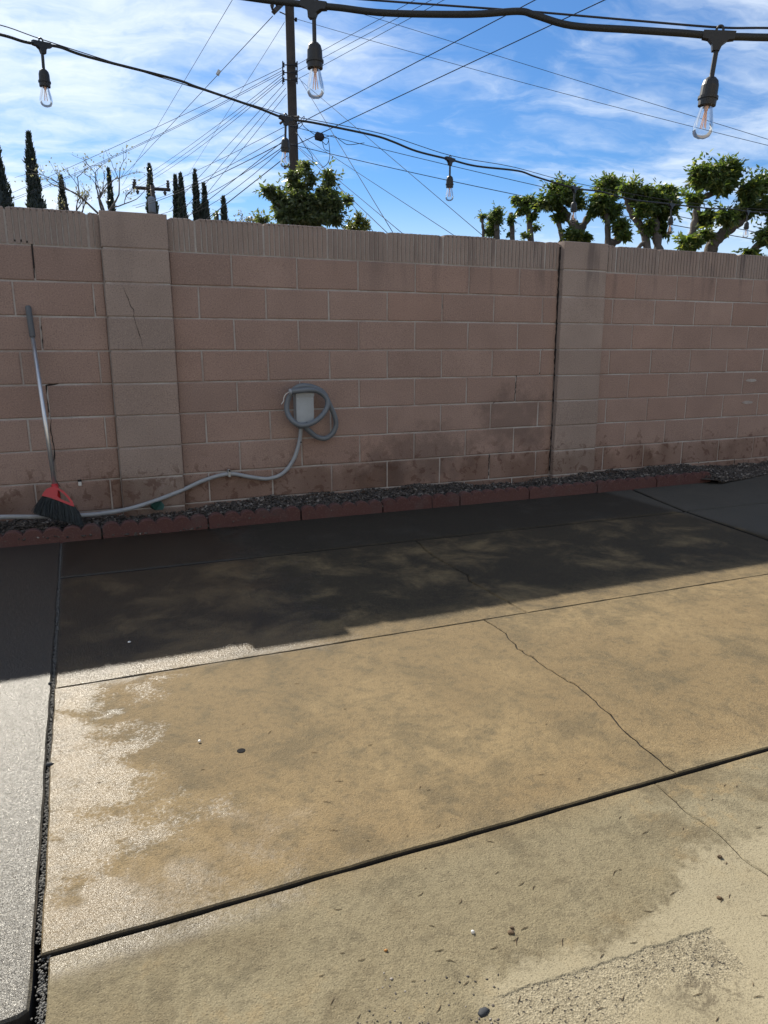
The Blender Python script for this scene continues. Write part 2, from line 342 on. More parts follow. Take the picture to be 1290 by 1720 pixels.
# ------------------------------------------------------------------ patio slabs
patio = bpy.data.objects.new('patio', None); COL.objects.link(patio); struct(patio); patio['label'] = 'tan concrete patio poured in large slabs with open joints'
def jag(a, b, amp, stepl=.035, seed=0):
    r = random.Random(seed); a = np.array(a[:2], float); b = np.array(b[:2], float); L = np.linalg.norm(b-a); n = max(2, int(L/stepl)); nn = np.array([-(b-a)[1], (b-a)[0]])/L
    ph = [r.uniform(0, 6.28) for _ in range(4)]
    out = []
    for i in range(n):
        t = i/n; w = math.sin(t*math.pi)**.3 if 0 < t < 1 else 0
        o = amp*w*(.5*math.sin(9*t*L/.9+ph[0])+.35*math.sin(31*t*L/.9+ph[1])+.35*r.uniform(-1, 1)); out.append(a+(b-a)*t+nn*o)
    return out
def slab(poly, ztop, bevel=.006, thick=.09, tilt=None):
    poly = [np.array(q[:2], float) for q in poly]
    poly = [q for i, q in enumerate(poly) if np.linalg.norm(q-poly[i-1]) > .0015]; n = len(poly)
    area = sum(poly[i][0]*poly[(i+1) % n][1]-poly[(i+1) % n][0]*poly[i][1] for i in range(n))
    if area < 0: poly = poly[::-1]
    ins = []
    for i in range(n):
        t = poly[(i+1) % n]-poly[i-1]; t = t/(np.linalg.norm(t)+1e-9); ins.append(poly[i]+bevel*np.array([-t[1], t[0]]))
    zz = (lambda q: ztop+tilt(q)) if tilt else (lambda q: ztop)
    V = [(*q, zz(q)) for q in ins]+[(*q, zz(q)-bevel) for q in poly]+[(*q, ztop-thick) for q in poly]
    F = [tuple(range(n))]+[(n+i, n+(i+1) % n, (i+1) % n, i) for i in range(n)]+[(2*n+i, 2*n+(i+1) % n, n+(i+1) % n, n+i) for i in range(n)]
    import bmesh
    me = bpy.data.meshes.new('slab'); me.from_pydata(V, [], F)
    bm = bmesh.new(); bm.from_mesh(me); bm.faces.ensure_lookup_table(); bmesh.ops.triangulate(bm, faces=[bm.faces[0]]); bm.to_mesh(me); bm.free()
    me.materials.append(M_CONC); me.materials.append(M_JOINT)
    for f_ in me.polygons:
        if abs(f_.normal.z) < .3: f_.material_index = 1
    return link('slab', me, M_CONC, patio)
yE, XR, XL, YB = -.36, 6.5, -6.0, -8.0
yA = lambda x: -1.073-.0190*(x+1.04); yB = lambda x: -2.264-.0087*(x+1.03); yC = lambda x: -3.342-.0053*(x+1.03)
xD = lambda y: -1.067+.0097*(-.455-y); xE = lambda y: 2.60+.28*(y+1.13) if y > -1.13 else 2.60+.17*(y+1.13)
def crack_pts(px, z=0): return [at_z(u, v, z)[:2] for u, v in px]
def rough_line(pts, amp, seed):
    out = []
    for i in range(len(pts)-1): out += jag(pts[i], pts[i+1], amp, .018, seed+i)
    return out+[np.array(pts[-1])]
gA, gB, gC, gD = .010, .0055, .0024, .0040                            # half widths of the joints
def loop(*segs):
    out = []
    for s_ in segs: out += s_
    return out
xe = xE(-.36)
XB = 4.6
# strip along the bed
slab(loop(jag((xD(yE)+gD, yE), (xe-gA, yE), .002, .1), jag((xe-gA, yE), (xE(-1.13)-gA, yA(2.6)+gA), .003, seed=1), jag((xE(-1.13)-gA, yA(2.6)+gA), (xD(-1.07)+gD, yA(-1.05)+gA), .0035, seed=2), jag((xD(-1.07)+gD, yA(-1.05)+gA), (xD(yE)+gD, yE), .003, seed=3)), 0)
# slab between the first and second joint, broken by a hairline crack
ck = rough_line(crack_pts([(700, 909), (730, 935), (785, 965), (790, 977), (825, 995), (882, 1026)]), .006, 40)
ck[0] = np.array([ck[0][0], yA(ck[0][0])-gA]); ck[-1] = np.array([ck[-1][0], yB(ck[-1][0])+gB])
off = lambda pts, d, r0=1: [p_+np.array([d*(.6+.8*random.Random(i*7+r0).random()), 0]) for i, p_ in enumerate(pts)]
l_ = off(ck, -.0012); r_ = off(ck, .0012, 5)
slab(loop(jag((xD(-1.1)+gD, yA(-1.05)-gA), l_[0], .0035, seed=4), l_, jag(l_[-1], (xD(-2.26)+gD, yB(-1.05)+gB), .003, seed=5)[1:], jag((xD(-2.26)+gD, yB(-1.05)+gB), (xD(-1.1)+gD, yA(-1.05)-gA), .003, seed=6)), -.001)
XS = XR
slab(loop(jag(r_[0], (xE(-1.13)-gA, yA(2.6)-gA), .0035, seed=7), jag((xE(-1.13)-gA, yA(2.6)-gA), (xE(-2.27)-gA, yB(2.4)+gB), .003, seed=8), jag((xE(-2.27)-gA, yB(2.4)+gB), r_[-1], .003, seed=9), r_[::-1][:-1]), -.0005)
# big slab between the second and third joint, broken in two
ck = rough_line(crack_pts([(808, 1040), (850, 1065), (862, 1080), (870, 1092), (895, 1105), (920, 1125), (965, 1150), (1005, 1185), (1040, 1220), (1085, 1260), (1136, 1300)]), .009, 60)
ck[0] = np.array([ck[0][0], yB(ck[0][0])-gB]); ck[-1] = np.array([ck[-1][0], yC(ck[-1][0])+gC])
l_ = off(ck, -.0016); r_ = off(ck, .0016, 5)
slab(loop(jag((xD(-2.3)+gD, yB(-1.05)-gB), l_[0], .003, seed=11), l_, jag(l_[-1], (xD(-3.3)+gD, yC(-1.05)+gC), .0022, seed=12)[1:], jag((xD(-3.3)+gD, yC(-1.05)+gC), (xD(-2.3)+gD, yB(-1.05)-gB), .003, seed=13)), .003, bevel=.003)
slab(loop(jag(r_[0], (XB, yB(XB)-gB), .003, seed=14), [np.array([XB, yB(XB)-gB]), np.array([XB, yC(XB)+gC])], jag((XB, yC(XB)+gC), r_[-1], .0022, seed=15), r_[::-1][:-1]), .004, bevel=.003)
# nearest slab
ck = rough_line(crack_pts([(1102, 1316), (1137, 1345), (1165, 1370), (1210, 1400), (1237, 1427), (1265, 1452), (1290, 1467), (1400, 1545)]), .007, 80)
ck[0] = np.array([ck[0][0], yC(ck[0][0])-gC]); l_ = off(ck, -.0010); r_ = off(ck, .0010, 5)
end = np.array([2.2, YB])
slab(loop(jag((xD(-3.35)+gD+.012, yC(-1.05)-gC), l_[0], .0022, seed=16), l_, jag(l_[-1], end-np.array([.001, 0]), .01, seed=17)[1:], [end-np.array([.001, 0]), np.array([xD(-3.4)+gD+.012, YB])], jag((xD(-3.4)+gD+.012, YB), (xD(-3.35)+gD+.012, yC(-1.05)-gC), .003, seed=18)), -.0028, bevel=.003)
slab(loop(jag(r_[0], (XB, yC(XB)-gC), .0022, seed=19), [np.array([XB, yC(XB)-gC]), np.array([XB, YB]), end+np.array([.001, 0])], jag(end+np.array([.001, 0]), r_[-1], .01, seed=17)[1:], r_[::-1][:-1]), -.0028, bevel=.003)
# grey slabs to the left of the long joint
dl = at_z(58, 1690)[:2]; yl = dl[1]
slab(loop(jag((XL, yE), (xD(yE)-gD, yE), .002, .1), jag((xD(yE)-gD, yE), (xD(yl)-gD-.004, yl), .002, seed=21), [np.array([xD(yl)-gD-.006, yl-.004])], jag((xD(yl)-gD-.02, yl-.012), (XL, yl-.25), .003, seed=22), [np.array([XL, yl-.25])]), .002, bevel=.004)
slab([(XL, yl-.275), (xD(yl)-gD-.03, yl-.035), (xD(yl)+.008, yl-.03), (xD(yl)+.008, YB), (XL, YB)], -.012)
# slabs beyond the right-hand joint
ge = at_z(1195, 813)[:2]; gf = at_z(1290, 795)[:2]
slab(loop(jag((xE(-.36)+gA, -.36), (3.53, -.36), .002, .06, 23), [np.array([3.53, -.36])], jag((3.60, -.455), (gf[0], gf[1]), .03, .05, 24), [np.array(gf), np.array([XR, .0]), np.array([XR, yA(XR)+gA])], jag((XR, yA(XR)+gA), (xE(-1.13)+gA, yA(2.6)+gA), .003, seed=25), jag((xE(-1.13)+gA, yA(2.6)+gA), (xE(-.36)+gA, -.36), .003, seed=26)), .002)
slab(loop(jag((xE(-1.13)+gA, yA(2.6)-gA), (XR, yA(XR)-gA), .003, seed=27), [np.array([XR, yA(XR)-gA]), np.array([XR, yB(XR)+gB])], jag((XR, yB(XR)+gB), (xE(-2.27)+gA, yB(2.4)+gB), .003, seed=28), jag((xE(-2.27)+gA, yB(2.4)+gB), (xE(-1.13)+gA, yA(2.6)-gA), .003, seed=29)), .003)
slab([(XB+.01, yB(XB)-gB), (XR, yB(XR)-gB), (XR, YB), (XB+.01, YB)], 0)
# grit packed in the long joint
V = []; 
def stones(n, sample, smin, smax, flat=.6, seed=1):
    """n small faceted stones as arrays"""
    r = np.random.default_rng(seed)
    t = (1+5**.5)/2
    ico = np.array([(-1, t, 0), (1, t, 0), (-1, -t, 0), (1, -t, 0), (0, -1, t), (0, 1, t), (0, -1, -t), (0, 1, -t), (t, 0, -1), (t, 0, 1), (-t, 0, -1), (-t, 0, 1)])/1.902
    fi = np.array([(0, 11, 5), (0, 5, 1), (0, 1, 7), (0, 7, 10), (0, 10, 11), (1, 5, 9), (5, 11, 4), (11, 10, 2), (10, 7, 6), (7, 1, 8), (3, 9, 4), (3, 4, 2), (3, 2, 6), (3, 6, 8), (3, 8, 9), (4, 9, 5), (2, 4, 11), (6, 2, 10), (8, 6, 7), (9, 8, 1)])
    P = sample(r, n); s = r.uniform(smin, smax, (n, 1, 1))*r.uniform(.65, 1.25, (n, 1, 3)); s[:, :, 2] *= flat
    a = r.uniform(0, 6.283, n); ca, sa = np.cos(a), np.sin(a)
    v = ico[None]*(1+r.uniform(-.18, .18, (n, 12, 1)))*s
    x = v[..., 0]*ca[:, None]-v[..., 1]*sa[:, None]; yy = v[..., 0]*sa[:, None]+v[..., 1]*ca[:, None]
    b = r.uniform(-.6, .6, n); cb, sb = np.cos(b)[:, None], np.sin(b)[:, None]; z = v[..., 2]
    v = np.stack([x, yy*cb-z*sb, yy*sb+z*cb], -1)+P[:, None, :]
    return v.reshape(-1, 3), (fi[None]+12*np.arange(n)[:, None, None]).reshape(-1, 3)
def s_joint(r, n):
    yy = r.uniform(-3.9, -.4, n); return np.stack([np.array([xD(q) for q in yy])+r.normal(0, .0045, n)+np.where(yy < -3.3, .008, 0), yy, np.full(n, -.007)+r.uniform(-.003, .002, n)], 1)
V, F = stones(5200, s_joint, .0012, .0030, .8, 3); M_GRIT = plain('grey_grit', (.13, .125, .115), .8, 0, .5, 160); j = bulk('joint_grit', V, F, M_GRIT); stuff(j); tag(j, 'dark grit packed in the long joint beside the left slab', 'grit')

# ------------------------------------------------------------------ block wall
HC, LB, Z0 = .187, .4064, .26                                        # course height, block length, height of the lowest full bed joint
ZT = Z0+8*HC
wall = thing('block_wall', 'long pink concrete block wall with fluted cap course and two pilasters', 'wall', (0, 0, 0))
MJ = .0095; XW0, XW1, TH = -4.2, 7.6, .15
mb = MB(); mb.box((XW0, .0055, -.1), (XW1, TH-.006, ZT-.012)); mb.build('mortar', M_MORTAR, wall)
brnd = random.Random(11)
def block(x0, x1, z0, z1, y=0., name='block', mat=M_BLOCK, depth=.05, ch=.005, jitter=.0016):
    j = lambda: brnd.uniform(-jitter, jitter)
    x0, x1, z0, z1 = x0+MJ/2, x1-MJ/2, z0+MJ/2, z1-MJ/2; y = y+brnd.uniform(-.0015, .0015)
    cs = [(x0+j(), z0+j()), (x1+j(), z0+j()), (x1+j(), z1+j()), (x0+j(), z1+j())]
    sg = [(1, 1), (-1, 1), (-1, -1), (1, -1)]
    V = [(a+s[0]*ch, y, b+s[1]*ch) for (a, b), s in zip(cs, sg)]+[(a, y+ch*.8, b) for a, b in cs]+[(a, y+depth, b) for a, b in cs]
    F = [(0, 1, 2, 3)]+[(4+i, 4+(i+1) % 4, (i+1) % 4, i) for i in range(4)]+[(8+i, 8+(i+1) % 4, 4+(i+1) % 4, 4+i) for i in range(4)]
    mb = MB(); mb.add(V, F); return mb.build(name, mat, wall)
def capblock(x0, x1, dz=0.):
    x0, x1 = x0+MJ/2+brnd.uniform(0, .003), x1-MJ/2-brnd.uniform(0, .003); z0, z1 = Z0+7*HC+MJ/2, ZT+dz; n = max(1, round((x1-x0)/.0305)); w = (x1-x0)/n; gw, gd = .0046, .011
    prof = [(x0, .001)]
    for i in range(1, n):
        xm = x0+i*w+brnd.uniform(-.0015, .0015); prof += [(xm-gw, 0), (xm-gw*.5, gd), (xm+gw*.5, gd), (xm+gw, 0)]
    prof += [(x1, .001)]; k = len(prof); mb = MB(); cl_, cr_ = brnd.choice([.002, .004, .012]), brnd.choice([.002, .004, .012]); drop = lambda x: -max(0, cl_*(1-(x-x0)/.022))-max(0, cr_*(1-(x1-x)/.022))
    V = [(x, y+brnd.uniform(-.0006, .0006), z0) for x, y in prof]+[(x, y, z1-.005+drop(x)+brnd.uniform(-.0016, .0016)) for x, y in prof]+[(x, y+.005, z1+drop(x)+brnd.uniform(-.001, .001)) for x, y in prof]+[(x1, TH, z1), (x0, TH, z1), (x1, TH, z0), (x0, TH, z0)]
    F = [(i, i+1, k+i+1, k+i) for i in range(k-1)]+[(k+i, k+i+1, 2*k+i+1, 2*k+i) for i in range(k-1)]
    F += [tuple(range(2*k, 3*k))+(3*k, 3*k+1), (k-1, 3*k+2, 3*k, 3*k-1, 2*k-1), (0, k, 2*k, 3*k+1, 3*k+3), (3*k, 3*k+2, 3*k+3, 3*k+1)]
    mb.add(V, F); mb.build('cap_block', M_CAP, wall)
P1, P2 = (-.722, -.362), (2.365, 2.75)
def course(n, xa, xb, joints):
    """n = index of the course's bottom joint; joints = x positions of the head joints"""
    xs = [xa]+[q for q in joints if xa+.03 < q < xb-.03]+[xb]
    for a, b in zip(xs, xs[1:]):
        if n == 7: capblock(a, b, brnd.choice([0, .003, .004, -.004, -.002]))
        else: block(a, b, Z0+n*HC, Z0+(n+1)*HC)
for n in range(-2, 8):
    odd = (n % 2 == 1)                                   # cap, third, fifth ... from the top
    k = np.arange(-12, 16)*LB
    course(n, XW0, P1[0], sorted((-.785 if odd else -1.075)+k))
    course(n, P1[1], P2[0], sorted((-.2032 if odd else 0)+k))
    course(n, P2[1], XW1, sorted((2.866 if odd else 3.069)+k))
PD = .045
for X0_, X1_ in (P1, P2):
    for n in range(-2, 8):
        z1 = Z0+(n+1)*HC
        block(X0_-MJ/2, X1_+MJ/2, Z0+n*HC, z1+(.006 if n == 7 else 0)+(MJ/2 if n == 7 else 0), -PD, 'pilaster_block', M_PIL, PD+.02 if n < 7 else PD+TH-.001, .005)
    mb = MB(); mb.box((X0_+.006, -PD+.006, -.05), (X1_-.006, .02, ZT-.01)); mb.build('mortar', M_MORTAR, wall)
# mortar smears left on the block faces at the right
for u, v in ((1262, 639), (1256, 676)):
    q = at_y(u, v, -.003); mb = MB(); pts = [(q[0]+.055*math.cos(t)*(1+.2*random.random()), -.004, q[2]+.011*math.sin(t)*(1+.4*random.random())) for t in np.linspace(0, 2*math.pi, 18)[:-1]]
    k = len(pts); mb.add(pts+[(a, .002, b) for a, _, b in pts], [tuple(range(k))]+[(i, k+i, k+(i+1) % k, (i+1) % k) for i in range(k)]); o = mb.build('mortar_smear', M_MORTAR, wall)
# cracks: open slits in the joints and across some blocks
def crack(px, w, y, seed, taper=True):
    r = random.Random(seed); P = [at_y(u, v, y) for u, v in px]; pts = []
    for a, b in zip(P, P[1:]):
        n = max(2, int(np.linalg.norm(b-a)/.02)); pts += [a+(b-a)*i/n+np.array([r.uniform(-1, 1)*.0035, 0, r.uniform(-1, 1)*.0035]) for i in range(n)]
    pts.append(P[-1]); m_ = len(pts); V = []; F = []
    for i, q in enumerate(pts):
        t = pts[min(i+1, m_-1)]-pts[max(i-1, 0)]; nn = np.array([-t[2], 0, t[0]]); nn = nn/(np.linalg.norm(nn)+1e-9)
        ww = w*(.45+.9*r.random())*(min(1, .25+4*min(i, m_-1-i)/m_) if taper else 1)
        V += [q+nn*ww/2, q-nn*ww/2]
    F = [(2*i, 2*i+1, 2*i+3, 2*i+2) for i in range(m_-1)]; mb = MB(); mb.add(V, F); mb.build('crack', M_CRACK, wall)
YM, YF = .0035, -.0028
crack([(9.5, 348), (15, 402)], .010, YM, 1, False); crack([(151, 358), (154, 410)], .010, YM, 2, False); crack([(16, 403), (52, 406), (55, 430), (58, 467)], .010, YM, 3, False)
crack([(160, 476), (162, 529)], .006, YM, 4); crack([(70, 530), (72, 585)], .006, YM, 5)
crack([(97, 644), (78, 648), (77, 665), (82, 693)], .010, YM, 6, False); crack([(82, 693), (86, 705), (86, 722), (89, 740), (91, 755), (90, 770), (92, 800)], .006, YF, 7); crack([(92, 803), (102, 818)], .004, YF, 8)
crack([(205, 478), (212, 493), (217, 508), (224, 520), (225, 530), (228, 545), (235, 562), (240, 583)], .0026, -PD-.0028, 9)
crack([(941, 415), (937, 500), (933, 600), (929, 700), (923, 790)], .016, -.004, 10, False)
crack([(936, 585), (912, 585), (909, 627), (868, 630), (864, 672), (829, 676), (827, 716)], .008, YM, 11, False)
crack([(780, 723), (778, 760)], .004, YM, 12); crack([(861, 718), (858, 755)], .004, YM, 13); crack([(822, 762), (820, 800)], .009, YM, 14); crack([(770, 804), (822, 797), (925, 790)], .007, YM, 15, False)
crack([(1234, 512), (1232, 540)], .010, YM, 16); crack([(556, 592), (557, 610)], .004, YM, 17); crack([(745, 494), (744, 520)], .004, YM, 18)
crack([(1173, 776), (1173, 786)], .008, YM, 19, False); crack([(1233, 771), (1233, 779)], .008, YM, 20, False)

# ------------------------------------------------------------------ unseen building added behind the viewer to bounce sun onto the wall
M_ADDED_STUCCO = plain('added_house_stucco', (.44, .42, .385), .95, 0, .06, 40, .004); M_ADDED_ROOF = plain('added_house_shingle', (.10, .085, .075), .9, 0, .2, 12); M_ADDED_PANE = plain('added_house_glass', (.03, .035, .04), .08)
hs = thing('added_house', 'unseen pale stucco building added behind the viewer to bounce sunlight', 'added_house', (0, -7.6, 0))
mb = MB(); mb.box((-9, -8.0, -.1), (10, -7.6, 3.0)); mb.build('wall', M_ADDED_STUCCO, hs)  # wall of the added unseen building
mb = MB(); mb.add([(-9.4, -7.25, 3.003), (10.4, -7.25, 3.003), (10.4, -12, 4.6), (-9.4, -12, 4.6), (-9.4, -7.25, 3.12), (10.4, -7.25, 3.12), (10.4, -12, 4.72), (-9.4, -12, 4.72)], [(0, 3, 2, 1), (4, 5, 6, 7), (0, 1, 5, 4), (1, 2, 6, 5), (2, 3, 7, 6), (3, 0, 4, 7)]); mb.build('added_house_roof', M_ADDED_ROOF, hs)
for x in (-4.2, 3.4):
    mb = MB(); mb.box((x-.95, -7.604, .95), (x+.95, -7.55, 2.15)); w_ = mb.build('added_house_window', M_WHITE, hs)
    for k in (0, 1): mb = MB(); mb.box((x-.88+k*.9, -7.56, 1.02), (x-.02+k*.9, -7.545, 2.08)); mb.build('added_house_pane', M_ADDED_PANE, w_)
# ------------------------------------------------------------------ gravel bed and scalloped edging
def gz(x): return .054+.016*math.sin(x*2.3)+.012*math.sin(x*5.1+1)
mb = MB(); nx = 120; xs = np.linspace(XW0, 6.6, nx)
bed_y = lambda x: -.41 if x < 3.5 else -.56+.20*(x-3.5)/.8 if x < 5.6 else -.10
V = []
for x in xs:
    for t in (0, .5, 1): V.append((x, .004+bed_y(x)*t, (gz(x)-.012-.022*t) if x < 3.55 else max(.018, gz(x)*(1-1.3*(x-3.55))-.01)*(1-t*.75)))
mb.add(V, [(3*i+k, 3*i+3+k, 3*i+4+k, 3*i+1+k) for i in range(nx-1) for k in range(2)]); struct(mb.build('planting_bed', M_SOIL))
def s_bed(r, n):
    x = r.uniform(-1.9, 5.4, n); t = r.uniform(0, 1, n)**.9; y = np.array([bed_y(q) for q in x])*t
    z = np.array([gz(q)-.022*tt if q < 3.55 else max(.024, gz(q)*(1-1.3*(q-3.55)))*(1-tt*.7) for q, tt in zip(x, t)])+.014*(1-t)*np.sin(x*9)**2+r.uniform(-.006, .006, n)
    return np.stack([x, y, z], 1)
V, F = stones(21000, s_bed, .004, .0105, .62, 5); o = bulk('gravel', V, F, M_GRAVEL); stuff(o); tag(o, 'dark pea gravel filling the narrow bed along the wall', 'gravel')
EJ = [-2.62, -2.03, -1.445, -.859, -.283, .272, .808, 1.36, 1.9, 2.476, 3.02, 3.56]
elab = ['scalloped red edging block off the left end of the row', 'scalloped red edging block left of the broom, partly out of view', 'scalloped red edging block in front of the broom bristles',
        'scalloped red edging block just right of the broom', 'scalloped red edging block below the sagging grey conduit', 'scalloped red edging block below the grey junction box',
        'scalloped red edging block cracked through near its right end', 'scalloped red edging block between the cracked one and the right pilaster', 'scalloped red edging block left of the right pilaster foot',
        'scalloped red edging block in front of the right pilaster', 'last scalloped red edging block at the right end of the row']
def edging(x0, x1, label, y=-.405, split=None):
    x0, x1 = x0+.005, x1-.005; ns = 6; zt, zb, th = .084, -.03, .052; prof = []
    for i in range(ns):
        for k in range(6):
            t = k/6; prof.append((x0+(x1-x0)*(i+t)/ns, zt-.026+.026*math.sin(math.pi*t)**.6))
    prof.append((x1, zt-.026)); n = len(prof); e = .005
    root = (x0+x1)/2; dzz = brnd.uniform(-.004, .004); ry = brnd.uniform(-.012, .012)
    def pt(x, yy, z): return (x-root, yy+ry*(x-root), z+dzz if z > 0 else z)
    V = [pt(x, -th/2, zb) for x, z in prof]+[pt(x, -th/2, z-e) for x, z in prof]+[pt(x, -th/2+e, z) for x, z in prof]+[pt(x, th/2-e, z) for x, z in prof]+[pt(x, th/2, z-e) for x, z in prof]+[pt(x, th/2, zb) for x, z in prof]
    F = [(r*n+i, r*n+i+1, (r+1)*n+i+1, (r+1)*n+i) for r in range(5) for i in range(n-1)]+[tuple(r*n for r in range(5, -1, -1)), tuple(r*n+n-1 for r in range(6))]
    mb = MB(); mb.add(V, F); o = mb.build('edging_block', M_EDGE); o.location = (root, y+th/2, 0); tag(o, label, 'edging', 'scalloped edging blocks'); return o
for i in range(len(EJ)-1):
    o = edging(EJ[i], EJ[i+1], elab[i], -.408-.004*max(0, i-3))
    if i == 6:
        xx = 1.156; mb = MB(); mb.add([(xx-.003, -.0, 0), (xx+.003, -.0, 0), (xx-.002, 0, .08), (xx-.007, 0, .08)], [(0, 1, 2, 3)])
        me = mb.mesh('crack'); c_ = link('crack', me, M_CRACK); c_.parent = o; c_.location = (-o.location.x, -.0275, 0)
for q in EJ[1:-1]:
    pass

# ------------------------------------------------------------------ broom leaning on the wall
gtop, gbot = at_y(47, 514, -.03), at_y(93, 822, -.26)
hd = (gbot-gtop)/np.linalg.norm(gbot-gtop)
br = thing('broom', 'red and black angle broom with silver handle leaning on the block wall', 'broom', at_y(95, 880, -.33))
mb = MB(); mb.tube([gtop+hd*.17, gbot+hd*.02], .0115, 14); mb.build('handle', M_BARE, br, True)
mb = MB(); mb.tube([gtop, gtop+hd*.008, gtop+hd*.165, gtop+hd*.172], [.012, .0155, .0155, .013], 14); mb.build('grip', M_GRIP, br, True)
# head plate outline in the broom plane (pixel outline, then given thickness)
def plate(px, y0, y1, hole=None):
    import bmesh
    n = len(px); A_ = [at_y(u, v, y0+(y1-y0)*(v-815)/70) for u, v in px]
    return A_
yh = lambda v: -.262-.075*(v-818)/62                                # the broom's face tilts out towards its foot
def facept(u, v, dy=0): return at_y(u, v, yh(v)+dy)
outer = [(86, 818), (97, 819), (106, 824), (115, 833), (122, 842), (125, 851), (118, 849), (108, 845), (95, 840), (82, 835), (70, 833), (73, 827), (78, 821)]
hole = [(97, 823), (105, 828), (113, 836), (119, 845), (111, 842), (102, 838), (96, 833)]
import bmesh
def ring_plate(name, outer, hole, mat, parent, th):
    bm = bmesh.new()
    def lp(pts, dy): return [bm.verts.new(facept(u, v, dy)) for u, v in pts]
    fr_o, fr_h, bk_o, bk_h = lp(outer, -th/2), lp(hole, -th/2), lp(outer, th/2), lp(hole, th/2)
    def edges(L): return [bm.edges.new((L[i], L[(i+1) % len(L)])) for i in range(len(L))]
    for o_, h_ in ((fr_o, fr_h), (bk_o, bk_h)): bmesh.ops.triangle_fill(bm, use_beauty=True, edges=edges(o_)+edges(h_))
    for a, b in ((fr_o, bk_o), (fr_h, bk_h)):
        for i in range(len(a)): bm.faces.new((a[i], a[(i+1) % len(a)], b[(i+1) % len(b)], b[i]))
    bmesh.ops.recalc_face_normals(bm, faces=bm.faces); me = bpy.data.meshes.new(name); bm.to_mesh(me); bm.free(); return link(name, me, mat, parent)
hp = ring_plate('head', outer, hole, M_RED, br, .045)
mb = MB(); mb.tube([gbot-hd*.03, gbot+hd*.05], [.017, .022], 14); mb.build('ferrule', M_RED, br, True)
rb = np.random.default_rng(4); V = []; F = []
for i in range(1900):
    s = rb.uniform(0, 1); t = rb.uniform(-1, 1); k = len(V)
    a = facept(71+s*54, 833+s*16, t*.018)
    s2 = s+rb.normal(0, .035)+(s-.5)*.06; e_ = rb.uniform(-9, 2) if rb.random() < .35 else rb.uniform(-3, 2)
    b = facept(61+s2*74, 863+s2*19+e_, t*.05)
    mid = (a+b)/2+np.array([rb.normal(0, .004)+(s-.5)*.012, rb.normal(0, .004), 0]); w = np.array([.0010, rb.normal(0, .0008), 0])
    V += [a-w, a+w, mid-w, mid+w, b-w*.8, b+w*.8]; F += [(k, k+1, k+3, k+2), (k+2, k+3, k+5, k+4)]
bulk('bristles', V, F, M_BRISTLE, br)

# ------------------------------------------------------------------ junction box, conduit, coiled tube
bx0, bx1 = at_y(497, 661, -.09), at_y(528, 711, -.09)
jb = thing('junction_box', 'weathered grey electrical junction box screwed to the wall', 'box', ((bx0[0]+bx1[0])/2, -.005, bx1[2]))
def bevbox(lo, hi, e):
    bm = bmesh.new(); bmesh.ops.create_cube(bm, size=1)
    for v in bm.verts: v.co = Vector([(lo[i]+hi[i])/2+v.co[i]*(hi[i]-lo[i]) for i in range(3)])
    bmesh.ops.bevel(bm, geom=list(bm.edges), offset=e, segments=2, affect='EDGES'); me = bpy.data.meshes.new('box'); bm.to_mesh(me); bm.free(); return me
link('body', bevbox((bx0[0]+.004, -.078, bx1[2]+.004), (bx1[0]-.004, -.006, bx0[2]-.004), .004), M_BOXM, jb)
link('cover', bevbox((bx0[0], -.090, bx1[2]), (bx1[0], -.079, bx0[2]-.018), .003), M_BOXM, jb)
link('hood', bevbox((bx0[0]-.003, -.096, bx0[2]-.020), (bx1[0]+.003, -.008, bx0[2]+.002), .003), M_BOXM, jb)
link('knockout', bevbox((bx1[0]-.055, -.0925, bx1[2]+.004), (bx1[0]-.037, -.0895, bx1[2]+.011), .001), M_CRACK, jb)
for q_ in ((bx0[0]+.012, bx1[2]+.014), (bx1[0]-.012, bx1[2]+.014), (bx0[0]+.012, bx0[2]-.032), (bx1[0]-.012, bx0[2]-.032)):
    mb = MB(); mb.tube([(q_[0], -.089, q_[1]), (q_[0], -.0925, q_[1])], .0042, 8); mb.build('screw', M_STEEL, jb)
mb = MB(); cx = (bx0[0]+bx1[0])/2-.02; mb.tube([(cx, -.04, bx1[2]+.01), (cx, -.04, bx1[2]-.035)], .019, 14); mb.build('fitting', M_DGREY, jb, True)
# coiled flexible tube (two turns, then the cut end)
z8 = lambda a, b: (440+a/8.0625, 630+b/8.0625)
cp = [((575, 690), .05), ((650, 765), .05), ((740, 835), .045), ((850, 858), .045), ((945, 800), .045), ((1000, 690), .05), ((985, 560), .055), ((925, 420), .055), ((840, 250), .06), ((730, 178), .075), ((600, 145), .085), ((480, 165), .085),
      ((395, 245), .075), ((340, 380), .07), ((345, 510), .08), ((420, 625), .11), ((520, 680), .125), ((640, 665), .125), ((770, 590), .12), ((865, 470), .10), ((892, 360), .09), ((840, 275), .085), ((740, 212), .10), ((620, 200), .115), ((480, 212), .12), ((375, 226), .115)]
pts = smoothpath([at_y(*z8(*q), -y) for q, y in cp], 6)
tb_ = thing('coiled_tube', 'dark grey flexible tube looped around the junction box', 'tube', at_y(*z8(575, 690), -.05))
rib = []
for i, q in enumerate(pts): rib.append(q)
mb = MB(); mb.tube(rib, [.0165+.0004*(i % 2) for i in range(len(rib))], 12); mb.build('tube', M_DGREY, tb_, True)
mb = MB(); e0 = pts[-1]; ed = (pts[-1]-pts[-2]); ed = ed/np.linalg.norm(ed); mb.tube([e0-ed*.012, e0+ed*.004], .0185, 14); mb.tube([e0+ed*.001, e0+ed*.0045], .013, 12); mb.build('end_collar', M_GREY, tb_, True)
mb = MB(); mb.tube(smoothpath([at_y(*z8(a, b), -.115) for a, b in ((372, 226), (320, 262), (296, 310), (292, 350), (262, 396))], 6), .0028, 6); mb.build('loose_wire', M_WHITE, tb_, True)
